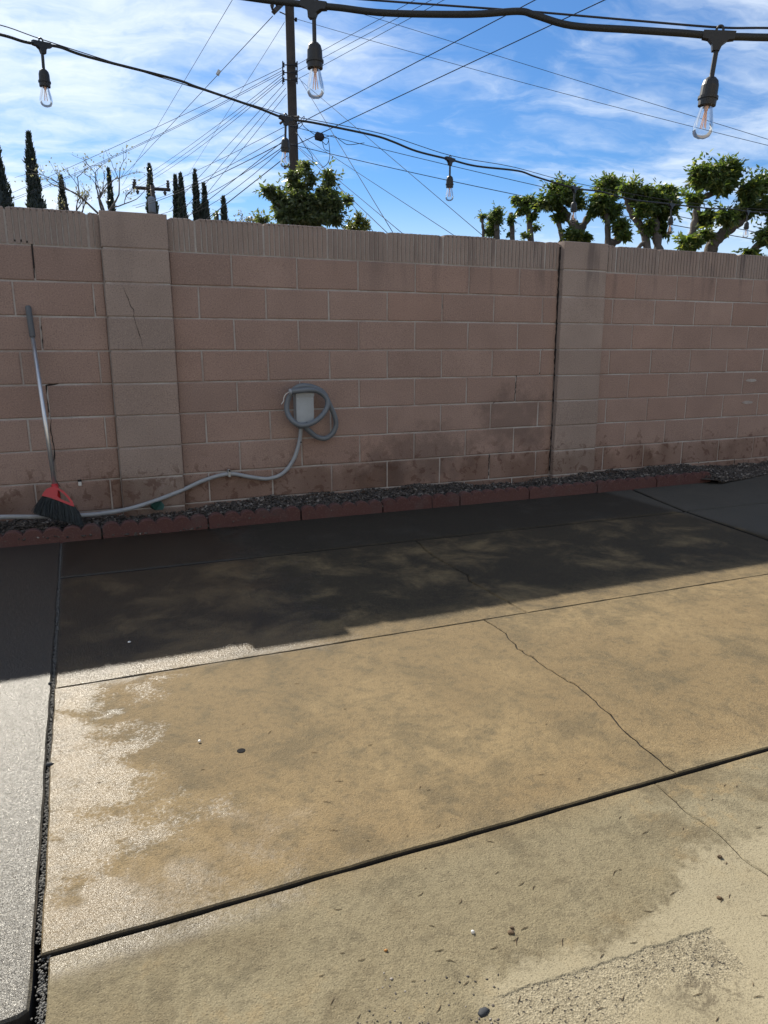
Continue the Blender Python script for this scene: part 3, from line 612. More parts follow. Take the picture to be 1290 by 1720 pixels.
mb = MB(); mb.tube(smoothpath([at_y(*z8(a, b), -.11) for a, b in ((372, 230), (345, 250), (330, 262))], 4), .0022, 6); mb.build('loose_wire', M_RED, tb_, True)
cpx = [(-140, 868, -.30, .1), (-40, 869, -.28, 0), (20, 868, -.25, 0), (70, 868, -.22, 0), (130, 866, -.18, 0), (175, 862, -.14, 0), (215, 855, -.10, 0), (255, 843, -.045-.03, 0), (300, 826, -.04, 0), (345, 806, -.03, 0), (385, 796, -.025, 0), (420, 801, -.025, 0), (450, 804, -.025, 0), (475, 795, -.025, 0), (493, 772, -.025, 0), (502, 745, -.028, 0), (505, 725, -.035, 0), (506, 708, -.04, 0)]
cd_ = thing('conduit', 'grey flexible conduit running from the box down onto the gravel', 'conduit', at_y(300, 826, -.04))
mb = MB(); mb.tube(smoothpath([at_y(u, v, y) for u, v, y, _ in cpx], 8), .0125, 12); mb.build('tube', M_GREY, cd_, True)
q = at_y(385, 796, -.025)
me = bevbox((q[0]-.008, -.042, q[2]-.018), (q[0]+.008, .002, q[2]+.028), .002); link('strap', me, M_STEEL, cd_)
mb = MB(); mb.tube([(q[0], -.003, q[2]+.022), (q[0], -.046, q[2]+.022)], .006, 8); mb.build('screw', M_CRACK, cd_)
q = at_y(506, 743, -.055); mb = MB(); mb.tube([q+np.array([0, .01, 0]), q], .004, 8); mb.build('screw', M_CRACK, cd_)
# small wall clip, green scrap, bit of plastic
q = at_y(134, 810, -.006); cl = thing('wall_clip', 'small white clip nailed to the wall above the broom head', 'clip', (q[0], 0, q[2]))
link('clip', bevbox((q[0]-.009, -.018, q[2]-.020), (q[0]+.009, .001, q[2]+.004), .002), M_WHITE, cl); link('nail_plate', bevbox((q[0]-.011, -.014, q[2]+.004), (q[0]+.011, .001, q[2]+.016), .002), M_CRACK, cl)
q = at_y(264, 850, -.10); mb = MB(); r = random.Random(3); npt = 7; V = [(q[0]+.040*math.cos(t)*(1+.3*r.random())*sx, q[1]+.02*math.sin(t*2), q[2]+.024*math.sin(t)*(1+.3*r.random())) for sx in (1,) for t in np.linspace(0, 2*math.pi, npt+1)[:-1]]
V += [(a, b+.012, c_) for a, b, c_ in V]; mb.add(V, [tuple(range(npt)), tuple(range(2*npt-1, npt-1, -1))]+[(i, npt+i, npt+(i+1) % npt, (i+1) % npt) for i in range(npt)]); tag(mb.build('plastic_scrap', M_GREEN), 'crumpled green plastic scrap on gravel behind the conduit', 'scrap')
q = at_z(580, 822, .075); mb = MB(); mb.tube(smoothpath([q+np.array([-.07, .0, 0]), q+np.array([-.02, -.01, .012]), q+np.array([.04, .01, .006]), q+np.array([.085, -.005, .01])], 4), .003, 5); mb.tube([q+np.array([.02, 0, .008]), q+np.array([.05, -.03, .004])], .0025, 5); tag(mb.build('twig', M_TWIG), 'pale forked twig lying on the gravel right of the box', 'twig')

# ------------------------------------------------------------------ string lights
def lathe_pts(prof): return prof
LS = .80
def strand(label, cord, guide, lamps, depth_u, rc, rg):
    us, ds = zip(*depth_u); D = lambda u: float(np.interp(u, us, ds)) if us[0] <= u <= us[-1] else (ds[0]+(u-us[0])*(ds[1]-ds[0])/(us[1]-us[0]) if u < us[0] else ds[-1]+(u-us[-1])*(ds[-1]-ds[-2])/(us[-1]-us[-2]))
    root = thing('string_light', label, 'string light', at(*cord[len(cord)//2], D(cord[len(cord)//2][0])))
    mb = MB(); mb.tube(smoothpath([at(u, v, D(u)) for u, v in cord], 6), rc, 10); mb.build('cord', M_BLACK, root, True)
    mb = MB(); mb.tube(smoothpath([at(u, v, D(u)) for u, v in guide], 6), rg, 6); mb.build('guide_wire', M_WIRE, root, True)
    for (u, v, tx, ty, du, dv) in lamps:
        p0 = at(u, v, D(u)); dirv = at(u+du, v+dv, D(u+du))-p0; ang = math.atan2(dirv[1], dirv[0]); slope = math.atan2(dirv[2], math.hypot(dirv[0], dirv[1]))
        B = Matrix.Translation(Vector(p0)) @ Matrix.Rotation(ang, 4, 'Z') @ Matrix.Scale(LS, 4)
        T_ = B @ Matrix.Rotation(-slope, 4, 'Y'); H_ = B @ Matrix.Rotation(tx, 4, 'Y') @ Matrix.Rotation(ty, 4, 'X')
        mb = MB()
        # T junction
        prof = [(-.033, .009), (.033, .009), (.033, -.006), (.020, -.008), (.011, -.016), (.0075, -.029), (-.0075, -.029), (-.011, -.016), (-.020, -.008), (-.033, -.006)]
        k = len(prof); mb.add([T_ @ Vector((a, -.008, b)) for a, b in prof]+[T_ @ Vector((a, .008, b)) for a, b in prof], [tuple(range(k)), tuple(range(2*k-1, k-1, -1))]+[(i, k+i, k+(i+1) % k, (i+1) % k) for i in range(k)])
        mb.tube([T_ @ Vector((.007*math.cos(a), 0, .012+.0085*math.sin(a))) for a in np.linspace(-.5, math.pi+.5, 10)], .0022, 6)
        mb.tube([H_ @ Vector((0, 0, -.026)), H_ @ Vector((0, 0, -.080))], .0042, 8)
        mb.lathe([(.0001, -.074), (.005, -.0745), (.0055, -.079), (.010, -.081), (.0155, -.087), (.0182, -.097), (.0188, -.118), (.0215, -.1185), (.0215, -.124), (.0192, -.1245), (.0188, -.137), (.0165, -.138), (.0001, -.137)], 20, M=H_)
        hold = mb.build('lamp_holder', M_SOCKET, root)
        me = hold.data
        mb = MB(); mb.lathe([(.0125, -.134), (.0135, -.142), (.0165, -.155), (.0200, -.170), (.0218, -.182), (.0210, -.191), (.0165, -.1985), (.009, -.2025), (.0001, -.2035)], 22, M=H_)
        b_ = mb.build('bulb', M_GLASS, None, True); b_.parent = hold
        mb = MB(); mb.tube([H_ @ Vector((0, 0, -.137)), H_ @ Vector((0, 0, -.146))], .0035, 8)
        for a in range(4): mb.tube([H_ @ Vector((.0018*math.cos(a*1.57), .0018*math.sin(a*1.57), -.146)), H_ @ Vector((.0062*math.cos(a*1.57+.3), .0062*math.sin(a*1.57+.3), -.182))], .0009, 6)
        f_ = mb.build('filament', M_FIL); f_.parent = hold
        b_.matrix_parent_inverse = Matrix(); f_.matrix_parent_inverse = Matrix()
        for c_ in (b_, f_): c_.matrix_parent_inverse = hold.matrix_parent_inverse.inverted() if False else Matrix()
        # holder's own matrix relative to the world is identity (parent inverse cancels the root offset)
    return root
far_d = [(u_, d_*LS) for u_, d_ in [(0, 2.45), (70, 2.55), (480, 3.2), (756, 3.75), (965, 4.4), (1128, 5.2), (1256, 5.8), (1290, 6.0)]]
strand('far string of six clear bulbs sagging low across the wall top',
       [(-500, -60), (-250, 2), (-100, 38), (0, 58), (40, 70), (70, 75), (100, 79), (150, 96), (290, 132), (330, 146), (400, 170), (440, 184), (480, 199), (520, 205), (560, 213), (630, 228), (660, 238), (700, 254), (756, 268), (800, 279), (870, 287), (900, 297), (965, 316), (1010, 322), (1060, 335), (1128, 343), (1190, 350), (1230, 351), (1256, 355), (1290, 357), (1420, 362)],
       [(-500, -75), (-250, -12), (-100, 22), (0, 42), (70, 66), (200, 108), (300, 139), (440, 181), (480, 193), (560, 208), (650, 227), (760, 262), (860, 280), (965, 307), (1128, 337), (1256, 350), (1290, 352), (1420, 358)],
       [(70, 75, .02, .0, 15, 3), (480, 199, .03, .05, 25, 6), (756, 268, .0, .0, 20, 6), (965, 316, -.03, 0, 20, 4), (1128, 344, -.03, 0, 20, 3), (1256, 355, -.03, 0, 20, 1)], far_d, .0041, .0014)
strand('near string of two large clear bulbs across the top right',
       [(-100, -120), (150, -55), (330, -18), (430, -2), (480, 4), (527, 9), (570, 13), (650, 22), (790, 24), (870, 19), (900, 26), (960, 43), (1060, 50), (1150, 56), (1207, 61), (1250, 62), (1290, 63), (1500, 66), (1800, 60)],
       [(-100, -135), (150, -75), (330, -38), (430, -20), (527, -8), (650, 2), (790, 12), (900, 20), (1060, 34), (1207, 46), (1290, 47), (1500, 50), (1800, 45)],
       [(527, 9, .0, .0, 30, 4), (1207, 61, .085, .0, 25, 1)], [(u_, d_*LS) for u_, d_ in [(430, 1.76), (527, 1.72), (1207, 1.55), (1290, 1.53)]], .0060, .0019)

# ------------------------------------------------------------------ utility pole and overhead wires
PDEP = 24.0
def ppt(v, dd=0): return at(488+(v-150)*.004, v, PDEP+dd)
pb = ppt(60); pole_xy = pb[:2]
pz = lambda v: at(488, v, PDEP)[2]
po = thing('utility_pole', 'dark wooden utility pole behind the wall carrying many wires', 'utility pole', (pole_xy[0], pole_xy[1], -.1))
mb = MB(); mb.tube([(pole_xy[0], pole_xy[1], z) for z in np.linspace(-.1, pz(-120), 9)], np.linspace(.19, .145, 9), 12); mb.build('shaft', M_POLE, po, True)
def px_box(u0, v0, u1, v1, depth, th):
    a, b = at(u0, v1, depth), at(u1, v0, depth); lo = np.minimum(a, b); hi = np.maximum(a, b); lo[1] -= th/2; hi[1] += th/2; return tuple(lo), tuple(hi)
mb = MB(); mb.tube([at(460, 20, PDEP-1.0), at(482, -2, PDEP+.6)], .09, 4); mb.tube([at(470, 20, PDEP-.4), at(481, 25, PDEP)], .02, 5); mb.build('crossarm', M_POLE, po)
for u, v in ((457, 10), (464, 3)):
    mb = MB(); q = at(u, v, PDEP-.8); mb.lathe([(.0001, .16), (.05, .15), (.03, .11), (.065, .09), (.03, .05), (.07, .02), (.02, -.12), (.0001, -.12)], 10, q); mb.build('insulator', M_POLE, po, True)
for s, u0 in ((-1, 475), (1, 499)):
    mb = MB(); a = at(u0, 103, PDEP); b = at(u0, 141, PDEP); mb.tube([a, b], .022, 6); mb.build('insulator_rack', M_WIRE, po)
    for v in (109, 122, 134):
        mb = MB(); q = at(u0-s*1, v, PDEP); mb.tube([at(486, v, PDEP), at(u0, v, PDEP)], .02, 5); mb.lathe([(.0001, .07), (.05, .06), (.03, .02), (.03, -.02), (.05, -.06), (.0001, -.07)], 10, q); mb.build('insulator', M_WIRE, po, True)
for v, du in ((197, 12), (212, 11), (243, 10), (32, 9), (280, -9)):
    mb = MB(); mb.tube([at(488, v, PDEP), at(488+du, v+1, PDEP)], .025, 6); mb.lathe([(.0001, .06), (.045, .05), (.045, -.05), (.0001, -.06)], 8, at(488+du, v+1, PDEP)); mb.build('bracket', M_WIRE, po, True)
mb = MB(); mb.tube([at(478, 198, PDEP-.2), at(502, 197, PDEP-.2)], .05, 5); mb.tube([at(470, 208, PDEP-.2), at(484, 197, PDEP-.2)], .04, 5); mb.tube([at(493, 209, PDEP-.2), at(502, 195, PDEP-.2)], .04, 5); mb.build('crossarm', M_POLE, po)
# splice case hanging on a cable, with loops of slack
sc = thing('splice_case', 'dark splice case hung on the cable right of the utility pole', 'splice case', at(536, 230, 23.4))
mb = MB(); mb.tube([at(529, 227, 23.4), at(531, 228, 23.4), at(541, 231, 23.4), at(544, 232, 23.4)], [.05, .13, .13, .06], 10); mb.build('case', M_WIRE, sc, True)
mb = MB()
for P_ in ([(497, 212), (505, 206), (512, 214), (528, 226)], [(500, 208), (511, 195), (507, 210), (499, 217)], [(540, 232), (552, 233), (548, 243), (540, 236)], [(544, 231), (560, 228), (572, 236), (585, 243), (612, 240)], [(552, 235), (554, 262), (549, 276), (540, 282)], [(500, 225), (512, 245), (524, 262), (526, 280)], [(541, 236), (545, 250), (553, 254)]):
    mb.tube(smoothpath([at(u, v, 23.4) for u, v in P_], 5), .011, 5)
mb.build('slack_loops', M_WIRE, sc)

def wire(label, a, b, da, db, r=.012, sag=0., mid=None):
    """straight-ish span between two pixels at two depths, with a little sag"""
    A, B = at(*a, da), at(*b, db); n = 14; pts = [A+(B-A)*t-np.array([0, 0, sag*4*t*(1-t)]) for t in np.linspace(0, 1, n)]
    mb = MB(); mb.tube(pts, r*.72, 6); o = mb.build('overhead_wire', M_WIRE, None, True); return tag(o, label, 'wire', 'overhead wires')
K = PDEP
# towards the left
wire('thin wire rising steeply to the top edge left of the pole', (405, -25), (205, 312), 21, 50, .011)
wW = wire('wire with a white marker from the pole top down to the left', (458, 27), (203, 300), K-1, 52, .016)
wire('uppermost wire from the left insulators across to the left edge', (475, 113), (-60, 358), K, 38, .013, .1)
wire('second wire from the left insulators to the left edge', (475, 118), (-60, 361), K, 38, .013, .35)
wire('third wire from the left insulators to the left edge', (475, 122), (-60, 366), K, 38, .012, .3)
wire('upper of three close wires sloping to the far crossarm', (475, 125), (203, 320), K, 52, .013, .2)
wire('middle of three close wires sloping to the far crossarm', (475, 130), (205, 326), K, 52, .013, .25)
wire('lowest of three close wires sloping to the far crossarm', (475, 134), (209, 326), K, 52, .013, .35)
wire('faint thin wire between the pole rack and the double cypress', (478, 37), (315, 295), K, 50, .010)
wire('first of three steep drop wires left of the pole', (478, 140), (285, 352), K, 30, .012)
wire('second of three steep drop wires left of the pole', (480, 148), (292, 372), K, 30, .012)
wire('third of three steep drop wires left of the pole', (481, 158), (300, 385), K, 30, .012)
wire('shallow wire from below the lower crossarm to the left', (478, 213), (214, 332), K, 55, .014, .2)
wire('wire from the middle bracket down to the far pole', (478, 226), (222, 346), K, 52, .016, .3)
wire('thick cable from the middle bracket sloping down left', (478, 238), (228, 349), K, 52, .022, .2)
wire('cable from the lower bracket down behind the double cypress', (478, 245), (262, 362), K, 46, .018, .3)
wire('second cable from the lower bracket behind the double cypress', (478, 247), (265, 372), K, 44, .016, .6)
wire('steep cable from the lower bracket to the wall top', (477, 236), (330, 352), K, 30, .018, .0)
wire('lowest cable from the pole down left to the wall top', (482, 262), (335, 378), K, 22, .020, 0)
# towards the right
wire('thin upper wire crossing the whole right sky', (500, -10), (1400, 268), K, 20, .010)
wire('thin wire from the pole top falling to the right edge', (495, 31), (1400, 271), K, 20, .010, .1)
wire('upper of three wires rising right from the insulators', (500, 108), (760, -35), K, 18, .011)
wire('middle of three wires rising right from the insulators', (500, 120), (790, -35), K, 18, .011)
wire('lower of three wires rising right from the insulators', (500, 133), (810, -35), K, 18, .011)
wire('thick cable rising from the lower crossarm to the top edge', (498, 210), (960, -32), K, 17.5, .019)
wire('thick cable rising from the lower bracket to the top right', (498, 243), (1090, -35), K, 17, .019)
wire('steep service drop from the rack to the wall beside the shrub', (502, 130), (668, 404), K, 14, .010)
wire('long service drop from the rack down to the pollard trees', (506, 136), (830, 412), K, 14, .010)
wire('cable through the splice case running right above the pollards', (497, 214), (1420, 420), 23.4, 19, .013, .12)
wire('cable below the splice case running right behind the pollards', (499, 245), (1420, 428), K, 19, .015, .15)
wire('drop wire from the lower bracket to the wall past the tree', (499, 247), (662, 402), K, 15, .012)
wire('paired drop wire from the lower bracket to the wall', (503, 248), (688, 402), K, 15, .011)
wire('faint drop wire ending between the shrub and the pollards', (512, 232), (785, 410), K, 15, .010)
wire('faint drop wire from the middle bracket to the shrub', (497, 222), (634, 398), K, 16, .010)
wm = at(367, 122, (K-1)+(52-(K-1))*.24); mb = MB(); mb.box((-.07, -.05, -.10), (.07, .05, .10), Matrix.Translation(Vector(wm)) @ Matrix.Rotation(.5, 4, 'Y')); o = mb.build('marker', M_WHITE); o.parent = wW
# distant pole with crossarm and transformer
FD = 52
fp = at(257, 330, FD); f = thing('distant_pole', 'distant utility pole with crossarm and grey transformer before a cypress', 'utility pole', (fp[0], fp[1], -.1))
mb = MB(); mb.tube([(fp[0], fp[1], -.1), (fp[0], fp[1], at(257, 312, FD)[2])], [.2, .15], 10); mb.build('shaft', M_POLE, f, True)
mb = MB(); mb.tube([at(223, 315, FD), at(286, 319, FD)], .12, 4); mb.build('crossarm', M_POLE, f)
for u, v in ((225, 310), (231, 321), (277, 323), (282, 312), (226, 306), (282, 308)):
    mb = MB(); mb.lathe([(.0001, .22), (.12, .18), (.06, .05), (.14, 0), (.06, -.2), (.0001, -.22)], 8, at(u, v, FD)); mb.build('insulator', M_POLE, f, True)
mb = MB(); q = at(255, 345, FD-.4); mb.lathe([(.0001, .62), (.16, .58), (.25, .5), (.26, .42), (.25, -.45), (.20, -.52), (.0001, -.52)], 12, q); mb.build('transformer', M_TRAFO, f, True)

# ------------------------------------------------------------------ vegetation
def leaves(P, L, Wd, droop, r, spread=1.0, outward=None):
    """two-sided folded diamond leaves at points P -> V, F (quads)"""
    n = len(P); a = r.uniform(0, 6.283, n); el = r.normal(-droop, .45*spread, n)
    d = np.stack([np.cos(a)*np.cos(el), np.sin(a)*np.cos(el), np.sin(el)], 1)
    if outward is not None: d = d+outward; d /= np.linalg.norm(d, axis=1, keepdims=True)+1e-9
    q = r.normal(0, 1, (n, 3)); s = np.cross(d, q); s /= np.linalg.norm(s, axis=1, keepdims=True)+1e-9
    nn = np.cross(s, d); l = (L*r.uniform(.6, 1.25, n))[:, None]; w = (Wd*r.uniform(.7, 1.2, n))[:, None]
    base = P; tip = P+d*l-nn*l*.12; mid = P+d*l*.45
    V = np.stack([base, mid+s*w/2+nn*w*.18, tip, mid-s*w/2+nn*w*.18], 1).reshape(-1, 3)
    return V, (np.arange(4)[None]+4*np.arange(n)[:, None])
def blob(r, n, c, rad, shell=.55):
    d = r.normal(0, 1, (n, 3)); d /= np.linalg.norm(d, axis=1, keepdims=True); k = shell+(1-shell)*r.uniform(0, 1, (n, 1))**.6
    k *= 1+.16*r.normal(0, 1, (n, 1)); k *= 1+.22*np.sin(d[:, :1]*7+c[0]*3)*np.cos(d[:, 2:]*6+c[2])
    return np.array(c)+d*k*np.array(rad), d
def pollard(label, depth, limbs, clumps, leafL, dens, seed, name='pollard_tree', mat=M_LEAF, bark=M_BARK, dsp=.7, sub_r=(.22, .42), group='pollarded trees beyond the wall'):
    """limbs: list of (pixel polyline, pixel half-width start, end); clumps: (u, v, ru, rv)"""
    r = np.random.default_rng(seed); px = depth/FPX
    base = at(*limbs[0][0][0], depth); t = thing(name, label, 'tree', (base[0], base[1], -.1), group)
    mb = MB(); foot = np.array([base[0], base[1], -.1])
    mb.tube([foot, base+np.array([0, 0, .05])], [limbs[0][1]*px*1.25, limbs[0][1]*px], 10)
    for k, (pl, r0, r1) in enumerate(limbs):
        dd = r.uniform(-dsp, dsp)*.3 if k else 0
        pts = smoothpath([at(u, v, depth+dd*i/len(pl)) for i, (u, v) in enumerate(pl)], 5); n = len(pts)
        if k and pl[0][1] > 380: pts = [np.array([pts[0][0], pts[0][1], -.1])]+pts; n += 1
        rad = [.86*(r0+(r1*.75-r0)*i/(n-1))*px*(1+.14*math.sin(i*1.9+k)+.10*math.sin(i*4.3+2*k)) for i in range(n)]; mb.tube(pts, rad, 9)
    mb.build('trunk', bark, t, True)
    VV = []; FF = []; o = 0
    for (u, v, ru, rv) in clumps:
        c = at(u, v, depth+r.uniform(-dsp, dsp)*.35-.12); rad = (ru*px*1.0, max(ru, rv)*px*.95, rv*px*1.0)
        sub = max(5, int(ru*rv/32))
        n_all = int(dens*ru*rv*1.5); leafL_ = leafL*.80
        for s_ in range(sub):
            dv = r.normal(0, 1, 3); dv /= np.linalg.norm(dv); cc = c+dv*np.array(rad)*r.uniform(.30, .80)
            P, d = blob(r, max(8, n_all//sub), cc, np.array(rad)*r.uniform(*sub_r)*r.uniform(.7, 1.35, 3), .2)
            V, F = leaves(P, leafL_, leafL_*r.uniform(.34, .5), .45, r, outward=d*.6); VV.append(V); FF.append(F+o); o += len(V)
        for s_ in range(int(3+ru*rv/40)):                             # loose sprays sticking out of the clump
            dv = r.normal(0, 1, 3); dv[2] = dv[2]*.8+.15; dv /= np.linalg.norm(dv); st = c+dv*np.array(rad)*.72; L_ = r.uniform(.7, 1.7)*leafL; k_ = 8
            P = st+dv*np.linspace(0, L_, k_)[:, None]+r.normal(0, .12*leafL, (k_, 3)); V, F = leaves(P, leafL_, leafL_*.4, .25, r, outward=np.repeat(dv[None]*.9, k_, 0)); VV.append(V); FF.append(F+o); o += len(V)
        P, d = blob(r, n_all//3, c, np.array(rad)*.6, .1); V, F = leaves(P, leafL*1.2, leafL*.6, .35, r); VV.append(V); FF.append(F+o); o += len(V)
    bulk('crown', np.concatenate(VV), np.concatenate(FF), mat, t)
    return t
pollard('small pollard at the left end of the pruned row, beside a round knob', 19, [([(835, 420), (834, 380), (832, 352)], 7, 5), ([(812, 390), (810, 372), (808, 362)], 3, 3)],
        [(832, 372, 18, 20), (836, 356, 12, 10), (809, 364, 6, 9), (822, 388, 10, 10)], .10, 1.7, 1)
pollard('slim ivy-clad pollard stump between two leafier pollards', 18.5, [([(861, 420), (860, 380), (858, 358)], 5, 6)], [(860, 366, 8, 12), (857, 393, 6, 6)], .09, 1.6, 2)
pollard('pollard with a single dark stem and two drooping tufts', 17.5, [([(893, 425), (890, 385), (886, 352), (876, 340)], 7, 5), ([(890, 372), (899, 355), (905, 345)], 4, 4)],
        [(866, 336, 13, 12), (885, 338, 15, 14), (903, 345, 12, 13), (878, 352, 15, 11), (895, 362, 10, 10), (900, 382, 6, 7), (882, 395, 8, 6)], .10, 1.7, 3)
pollard('forked pollard with thick V-shaped limbs behind the fourth bulb', 15, [([(972, 430), (972, 398), (966, 380), (952, 362), (940, 345), (938, 325)], 12, 7), ([(971, 392), (984, 372), (996, 352), (1010, 335)], 8, 6), ([(946, 425), (943, 395), (938, 372), (940, 352)], 5, 6)],
        [(938, 320, 24, 20), (930, 338, 17, 18), (955, 326, 16, 20), (969, 340, 12, 15), (918, 340, 14, 14), (942, 362, 12, 12), (962, 395, 18, 14), (984, 398, 9, 10), (945, 310, 12, 10)], .115, 1.7, 4)
pollard('pollard with a low leafy elbow beside the right pilaster', 14.5, [([(1020, 440), (1021, 405), (1020, 370), (1018, 340)], 7, 6), ([(1020, 412), (1035, 405), (1045, 392), (1050, 380)], 9, 7)],
        [(1020, 318, 26, 22), (1010, 338, 20, 16), (1024, 355, 20, 16), (998, 352, 12, 12), (1042, 378, 16, 12), (1022, 308, 18, 12), (1050, 395, 12, 8)], .12, 1.7, 5)
pollard('pollard with two bare trunks and a bushy flat top', 13, [([(1090, 440), (1084, 400), (1076, 380), (1062, 360), (1055, 342), (1052, 330)], 8, 7), ([(1108, 440), (1104, 405), (1100, 370), (1096, 345)], 10, 8), ([(1065, 430), (1076, 412), (1088, 405)], 5, 4)],
        [(1058, 318, 18, 14), (1085, 328, 20, 18), (1100, 340, 24, 20), (1120, 325, 20, 18), (1082, 350, 16, 16), (1112, 360, 16, 18), (1088, 385, 10, 15), (1130, 345, 10, 14), (1114, 385, 8, 14), (1070, 330, 14, 12)], .12, 1.7, 6)
pollard('largest pollard with a big round head and leaning trunk at right', 10.5, [([(1186, 445), (1196, 412), (1212, 395), (1228, 382), (1250, 365), (1275, 345), (1300, 340)], 12, 12), ([(1158, 440), (1160, 405), (1168, 370), (1172, 340), (1180, 332), (1205, 322)], 8, 7), ([(1197, 440), (1203, 412), (1214, 398)], 6, 5)],
        [(1200, 294, 32, 22), (1176, 300, 20, 16), (1226, 288, 18, 18), (1212, 312, 22, 12), (1166, 334, 14, 10), (1258, 318, 14, 20), (1280, 308, 15, 16), (1256, 350, 20, 13), (1224, 364, 18, 13), (1184, 366, 17, 13), (1158, 406, 18, 12), (1184, 394, 11, 9), (1292, 342, 18, 16)], .115, 1.7, 7)
pollard('pollard limb leaning in from the right edge of the view', 10, [([(1262, 445), (1268, 418), (1285, 405), (1310, 392), (1330, 380)], 8, 8)], [(1288, 395, 12, 14), (1320, 372, 26, 22), (1262, 424, 8, 5)], .12, 1.7, 8)
pollard('dense dark tree with drooping leaves in front of the utility pole', 15, [([(500, 430), (502, 380), (498, 345), (490, 310)], 7, 3), ([(505, 395), (525, 350), (545, 310)], 4, 2), ([(498, 390), (470, 345), (450, 325)], 4, 2)],
        [(508, 345, 34, 25), (500, 318, 17, 20), (510, 282, 9, 14), (493, 295, 14, 12), (522, 302, 9, 12), (553, 298, 10, 16), (545, 320, 18, 12), (542, 350, 28, 20), (562, 340, 16, 20), (584, 335, 6, 10), (468, 335, 18, 20), (452, 320, 11, 14), (475, 362, 18, 16), (440, 368, 8, 7), (560, 365, 18, 14), (515, 370, 38, 10)], .135, 1.0, 9, 'broadleaf_tree', M_LEAF2, M_DBARK, group=None)
pollard('pale yellow-green shrub rising over the wall right of the dark tree', 16, [([(600, 430), (600, 390), (602, 365)], 2, 1), ([(600, 395), (612, 372), (616, 360)], 1.5, .8), ([(600, 395), (588, 378), (584, 372)], 1.5, .8)],
        [(590, 380, 16, 12), (602, 368, 10, 14), (612, 378, 12, 12), (600, 385, 24, 8)], .09, .85, 10, 'shrub', M_YEL, M_DBARK, group=None)

def cypress(label, u, vtop, halfw, depth, seed, vb=372, lean=0, taper=.75):
    r = np.random.default_rng(seed); px = depth/FPX; b = at(u, vb, depth); tp = at(u, vtop, depth)
    t = thing('cypress_tree', label, 'tree', (b[0], b[1], -.1), 'distant cypress trees'); zb, zt = .6, tp[2]; Hh = zt-zb; w = halfw*px
    vis = (b[2]-zb)/Hh
    prof = lambda s: w*np.minimum(1, (np.maximum(0, 1-s)/(1-vis*.9))**taper)*(1+.10*np.sin(s*31+seed)+.06*np.sin(s*67+seed*2))
    mb = MB(); mb.tube([(b[0], b[1], -.1), (b[0], b[1], zb+Hh*.3)], [.16, .10], 8); mb.build('trunk', M_DBARK, t, True)
    n = int(2600+Hh*120); s = r.uniform(0, 1, n)**.8; a = r.uniform(0, 6.283, n); rr = prof(s)*r.uniform(.72, 1.08, n)*(1+.12*np.sin(a*3+s*20))
    P = np.stack([b[0]+rr*np.cos(a)+lean*s*px, b[1]+rr*np.sin(a), zb+s*Hh], 1)
    out = np.stack([np.cos(a)*.35, np.sin(a)*.35, np.full(n, 1.9)], 1)
    V, F = leaves(P, max(.30, 7*px), max(.10, 2.4*px), -.6, r, outward=out)
    ss = np.linspace(0, .985, 26); VV = []; seg = 12
    for q in ss:
        for k in range(seg):
            aa = 6.283*k/seg; R0 = float(prof(q))*.84*(1+.1*math.sin(aa*3+q*20)); VV.append((b[0]+R0*math.cos(aa)+lean*q*px, b[1]+R0*math.sin(aa), zb+q*Hh))
    FC = np.array([(i*seg+k, i*seg+(k+1) % seg, (i+1)*seg+(k+1) % seg, (i+1)*seg+k) for i in range(25) for k in range(seg)])
    bulk('crown', np.concatenate([V, np.array(VV)]), np.concatenate([F, FC+len(V)]), M_CYP, t)
for i, a in enumerate([('tallest cypress spire at the left edge of the view', 4, 225, 22, 40, 11), ('tall broad cypress, second from the left edge', 63, 236, 15, 40, 12), ('short cypress half hidden by the budding tree at its left', 109, 302, 8, 55, 13), ('narrow cypress behind the right side of the budding tree', 189, 292, 5.5, 55, 14),
                       ('cypress standing right behind the distant crossarm pole', 257, 285, 10.5, 58, 15), ('left half of the pair of cypresses grown together', 299, 302, 8, 55, 16), ('right half of the pair of cypresses grown together', 308, 299, 8, 54, 17), ('slender cypress with a thin needle tip', 332, 294, 8, 55, 18), ('shorter cypress right of the needle-tipped one', 346, 315, 7.5, 55, 19), ('lowest cypress tip beside the small palm', 377, 336, 7, 55, 20)]):
    cypress(*a)
# small palm
pp = at(364, 360, 50); pt_ = thing('palm_tree', 'small distant palm head just showing over the wall', 'palm', (pp[0], pp[1], -.1)); mb = MB(); mb.tube([(pp[0], pp[1], -.1), tuple(pp)], .14, 8); mb.build('trunk', M_DBARK, pt_, True)
r = np.random.default_rng(5); V = []; F = []
for i in range(16):
    a = r.uniform(0, 6.28); e = r.uniform(-.2, 1.2); L = r.uniform(.5, .8); q0 = pp
    for k in range(6):
        t0, t1 = k/6, (k+1)/6; g0 = lambda t: q0+L*t*np.array([math.cos(a)*math.cos(e), math.sin(a)*math.cos(e), math.sin(e)])-np.array([0, 0, .5*t*t*L]); c0, c1 = g0(t0), g0(t1); s = np.array([-math.sin(a), math.cos(a), .25])*.09*(1-t1*.6); o = len(V); V += [c0-s, c0+s, c1+s, c1-s]; F.append((o, o+1, o+2, o+3))
bulk('crown', np.array(V), np.array(F), M_LEAF2, pt_)
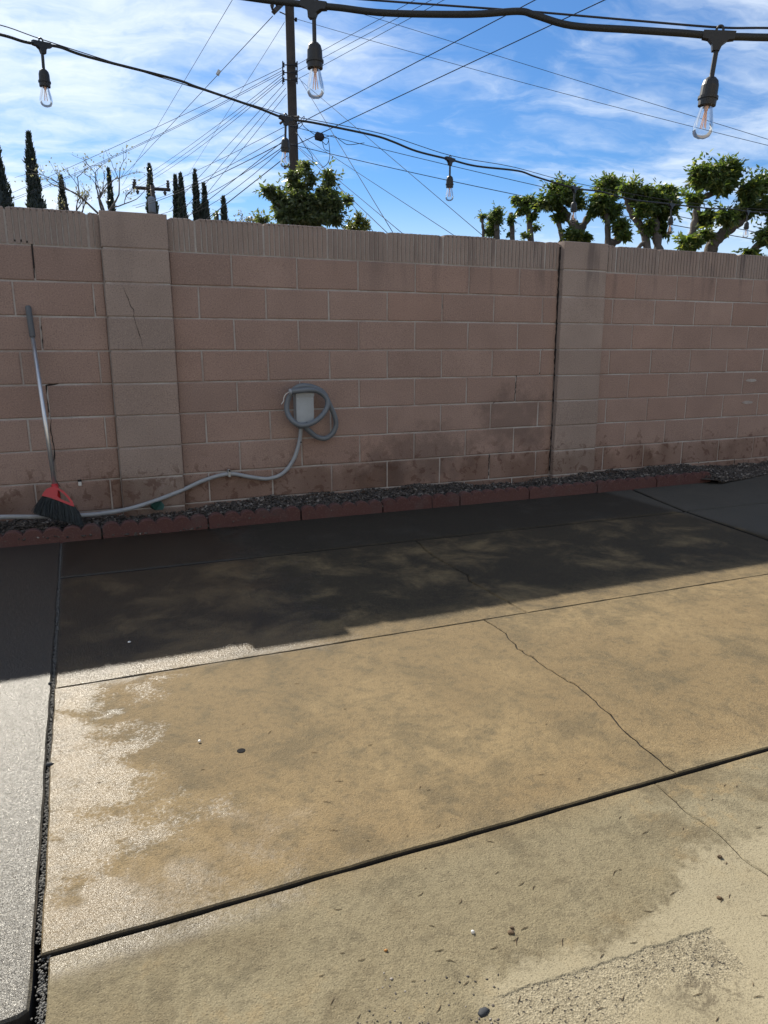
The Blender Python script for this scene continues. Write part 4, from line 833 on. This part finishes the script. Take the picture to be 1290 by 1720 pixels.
# budding tree: fine branches with pale buds
def budding(label, depth, u, vbase, seed, h, spread, nb, name='budding_tree'):
    r = np.random.default_rng(seed); px = depth/FPX; base = at(u, vbase, depth); t = thing(name, label, 'tree', (base[0], base[1], -.1)); mb = MB(); tips = []
    def grow(p, d, L, rad, lev):
        n = 4; pts = [p]; q = p.copy(); dd = d.copy()
        for i in range(n): dd = dd+r.normal(0, .13, 3); dd /= np.linalg.norm(dd); q = q+dd*L/n; pts.append(q.copy())
        mb.tube(pts, np.linspace(rad, rad*.55, n+1), 5, False)
        if lev == 0: tips.extend(pts[1:]); return
        if lev == 1: tips.extend(pts[3:])
        for k in range(r.integers(2, 4)):
            i = r.integers(2, n+1); nd = dd+r.normal(0, .55, 3)+np.array([0, 0, .22]); nd /= np.linalg.norm(nd); grow(pts[i], nd, L*r.uniform(.6, .85), rad*.55, lev-1)
    mb.tube([(base[0], base[1], -.1), tuple(base)], [.12, .08], 8)
    for k in range(nb):
        a = (k-(nb-1)/2)/max(1, nb)*spread; grow(base, np.array([math.sin(a), r.normal(0, .15), math.cos(a)]), h*px*r.uniform(.36, .46), .055, 3)
    mb.build('trunk', M_BARK, t, True)
    T_ = np.array(tips); P = T_+r.normal(0, .08, T_.shape); V, F = leaves(P, .10, .075, 0, r, 2); bulk('crown', V, F, M_BLOS, t)
budding('pale budding tree with bare twigs between the cypresses', 30, 176, 372, 21, 128, 1.1, 4)
budding('low leafless budding tree left of the taller budding one', 32, 128, 378, 22, 72, 1.5, 3)
budding('bare twig tips poking over the wall left of the dark tree', 25, 418, 392, 23, 36, .8, 2)

# ------------------------------------------------------------------ small litter on the slabs
def lump(name, label, cat, u, v, size, mat, flat=.5, seed=1, n=1, z=.004):
    r = np.random.default_rng(seed); c = at_z(u, v, z); f_ = lambda rr, k: np.stack([c[0]+rr.normal(0, size*.5*(k > 1), k), c[1]+rr.normal(0, size*.5*(k > 1), k), np.full(k, z+size*flat*.5)], 1)
    V, F = stones(n, f_, size*.7, size, flat, seed); return tag(bulk(name, V, F, mat), label, cat)
c = at_z(405, 1261, .006); mb = MB(); M_DISC = plain('dull_black', (.012, .012, .013), .95); M_DISC.node_tree.nodes['Principled BSDF'].inputs['Specular IOR Level'].default_value = .12
mb.lathe([(.0001, .0014), (.0098, .0013), (.0108, .0007), (.0108, 0), (.0001, 0)], 24, tuple(at_z(405, 1261, .0032))); tag(mb.build('black_disc', M_DISC), 'flat black disc on the tan slab near the wet patch', 'disc')
lump('pebble', 'white round pebble on the near slab left of the repair', 'pebble', 794, 1567, .0045, M_WHITE, .9, 2, z=-.0026)
lump('leaf_clump', 'crumbled dark brown leaf bits beside the white pebble', 'debris', 860, 1566, .0045, M_TWIG, .6, 3, 9, z=-.0026)
M_SLATE = plain('slate_chip', (.022, .025, .030), .8)
lump('slate_chip', 'dark slate chip at the bottom edge by the rough trench', 'stone', 812, 1700, .011, M_SLATE, .16, 4, z=-.0026)
M_OCHRE = plain('ochre_leaf', (.35, .16, .04), .7)
lump('dry_leaf', 'tiny orange dry leaf curl at the lower middle of the near slab', 'leaf', 648, 1597, .0055, M_OCHRE, .5, 5, z=-.0026)
lump('dry_leaf', 'dark curled leaf bit left of the near crack at the right', 'leaf', 1208, 1509, .0065, M_TWIG, .5, 6, z=-.0026)
lump('dry_leaf', 'dark leaf bit touching the lower side of the near crack', 'leaf', 1207, 1439, .0065, M_TWIG, .6, 7, 2, z=-.0026)
lump('pebble', 'white speck of stone in the shaded slab', 'pebble', 217, 1079, .0075, M_WHITE, .5, 8, z=.002)
lump('pebble', 'white speck of stone above the black disc', 'pebble', 335, 1245, .005, M_WHITE, .5, 9, z=.007)
lump('pebble', 'dark wet pebble stuck at the joint left of the wet patch', 'pebble', 84, 1286, .010, M_SLATE, .7, 10, z=.0)
lump('pebble', 'dark wet pebble at the joint by the shadow edge', 'pebble', 84, 1150, .010, M_SLATE, .6, 11, z=.0)
r = np.random.default_rng(31); V = []; F = []
mb = MB()
for i in range(78):
    u, v = (r.uniform(540, 1290), r.uniform(1290, 1720)) if i < 62 else (r.uniform(150, 1290), r.uniform(1130, 1420))
    q = at_z(u, v, 0); zt = -.0024 if q[1] < yC(q[0])-.02 else .0038
    if abs(q[1]-yC(q[0])) < .03: continue
    q = at_z(u, v, zt); a = r.uniform(-.7, .9); L = r.uniform(.006, .020); dv = np.array([math.cos(a), math.sin(a), 0])*L; bnd = np.array([-dv[1], dv[0], 0])*r.uniform(-.3, .3)
    mb.tube([q-dv*.5+[0, 0, .0004], q+bnd*.5+[0, 0, .0007], q+dv*.5+[0, 0, .0004]], [.0004, .0008, .0003], 4)
o = mb.build('plant_litter', M_TWIG); stuff(o); tag(o, 'fine dry needles and twig bits scattered over the near slabs', 'litter')
def s_spk(r, n):
    u = r.uniform(600, 850, n); v = 1719-90*r.uniform(0, 1, n)**1.6; P = np.array([at_z(a, b, -.0025) for a, b in zip(u, v)]); return P
V, F = stones(70, s_spk, .0008, .0028, .5, 12); o = bulk('loose_grit', V, F, M_GRAVEL); stuff(o); tag(o, 'loose stone grit on the near slab left of the repair', 'grit')
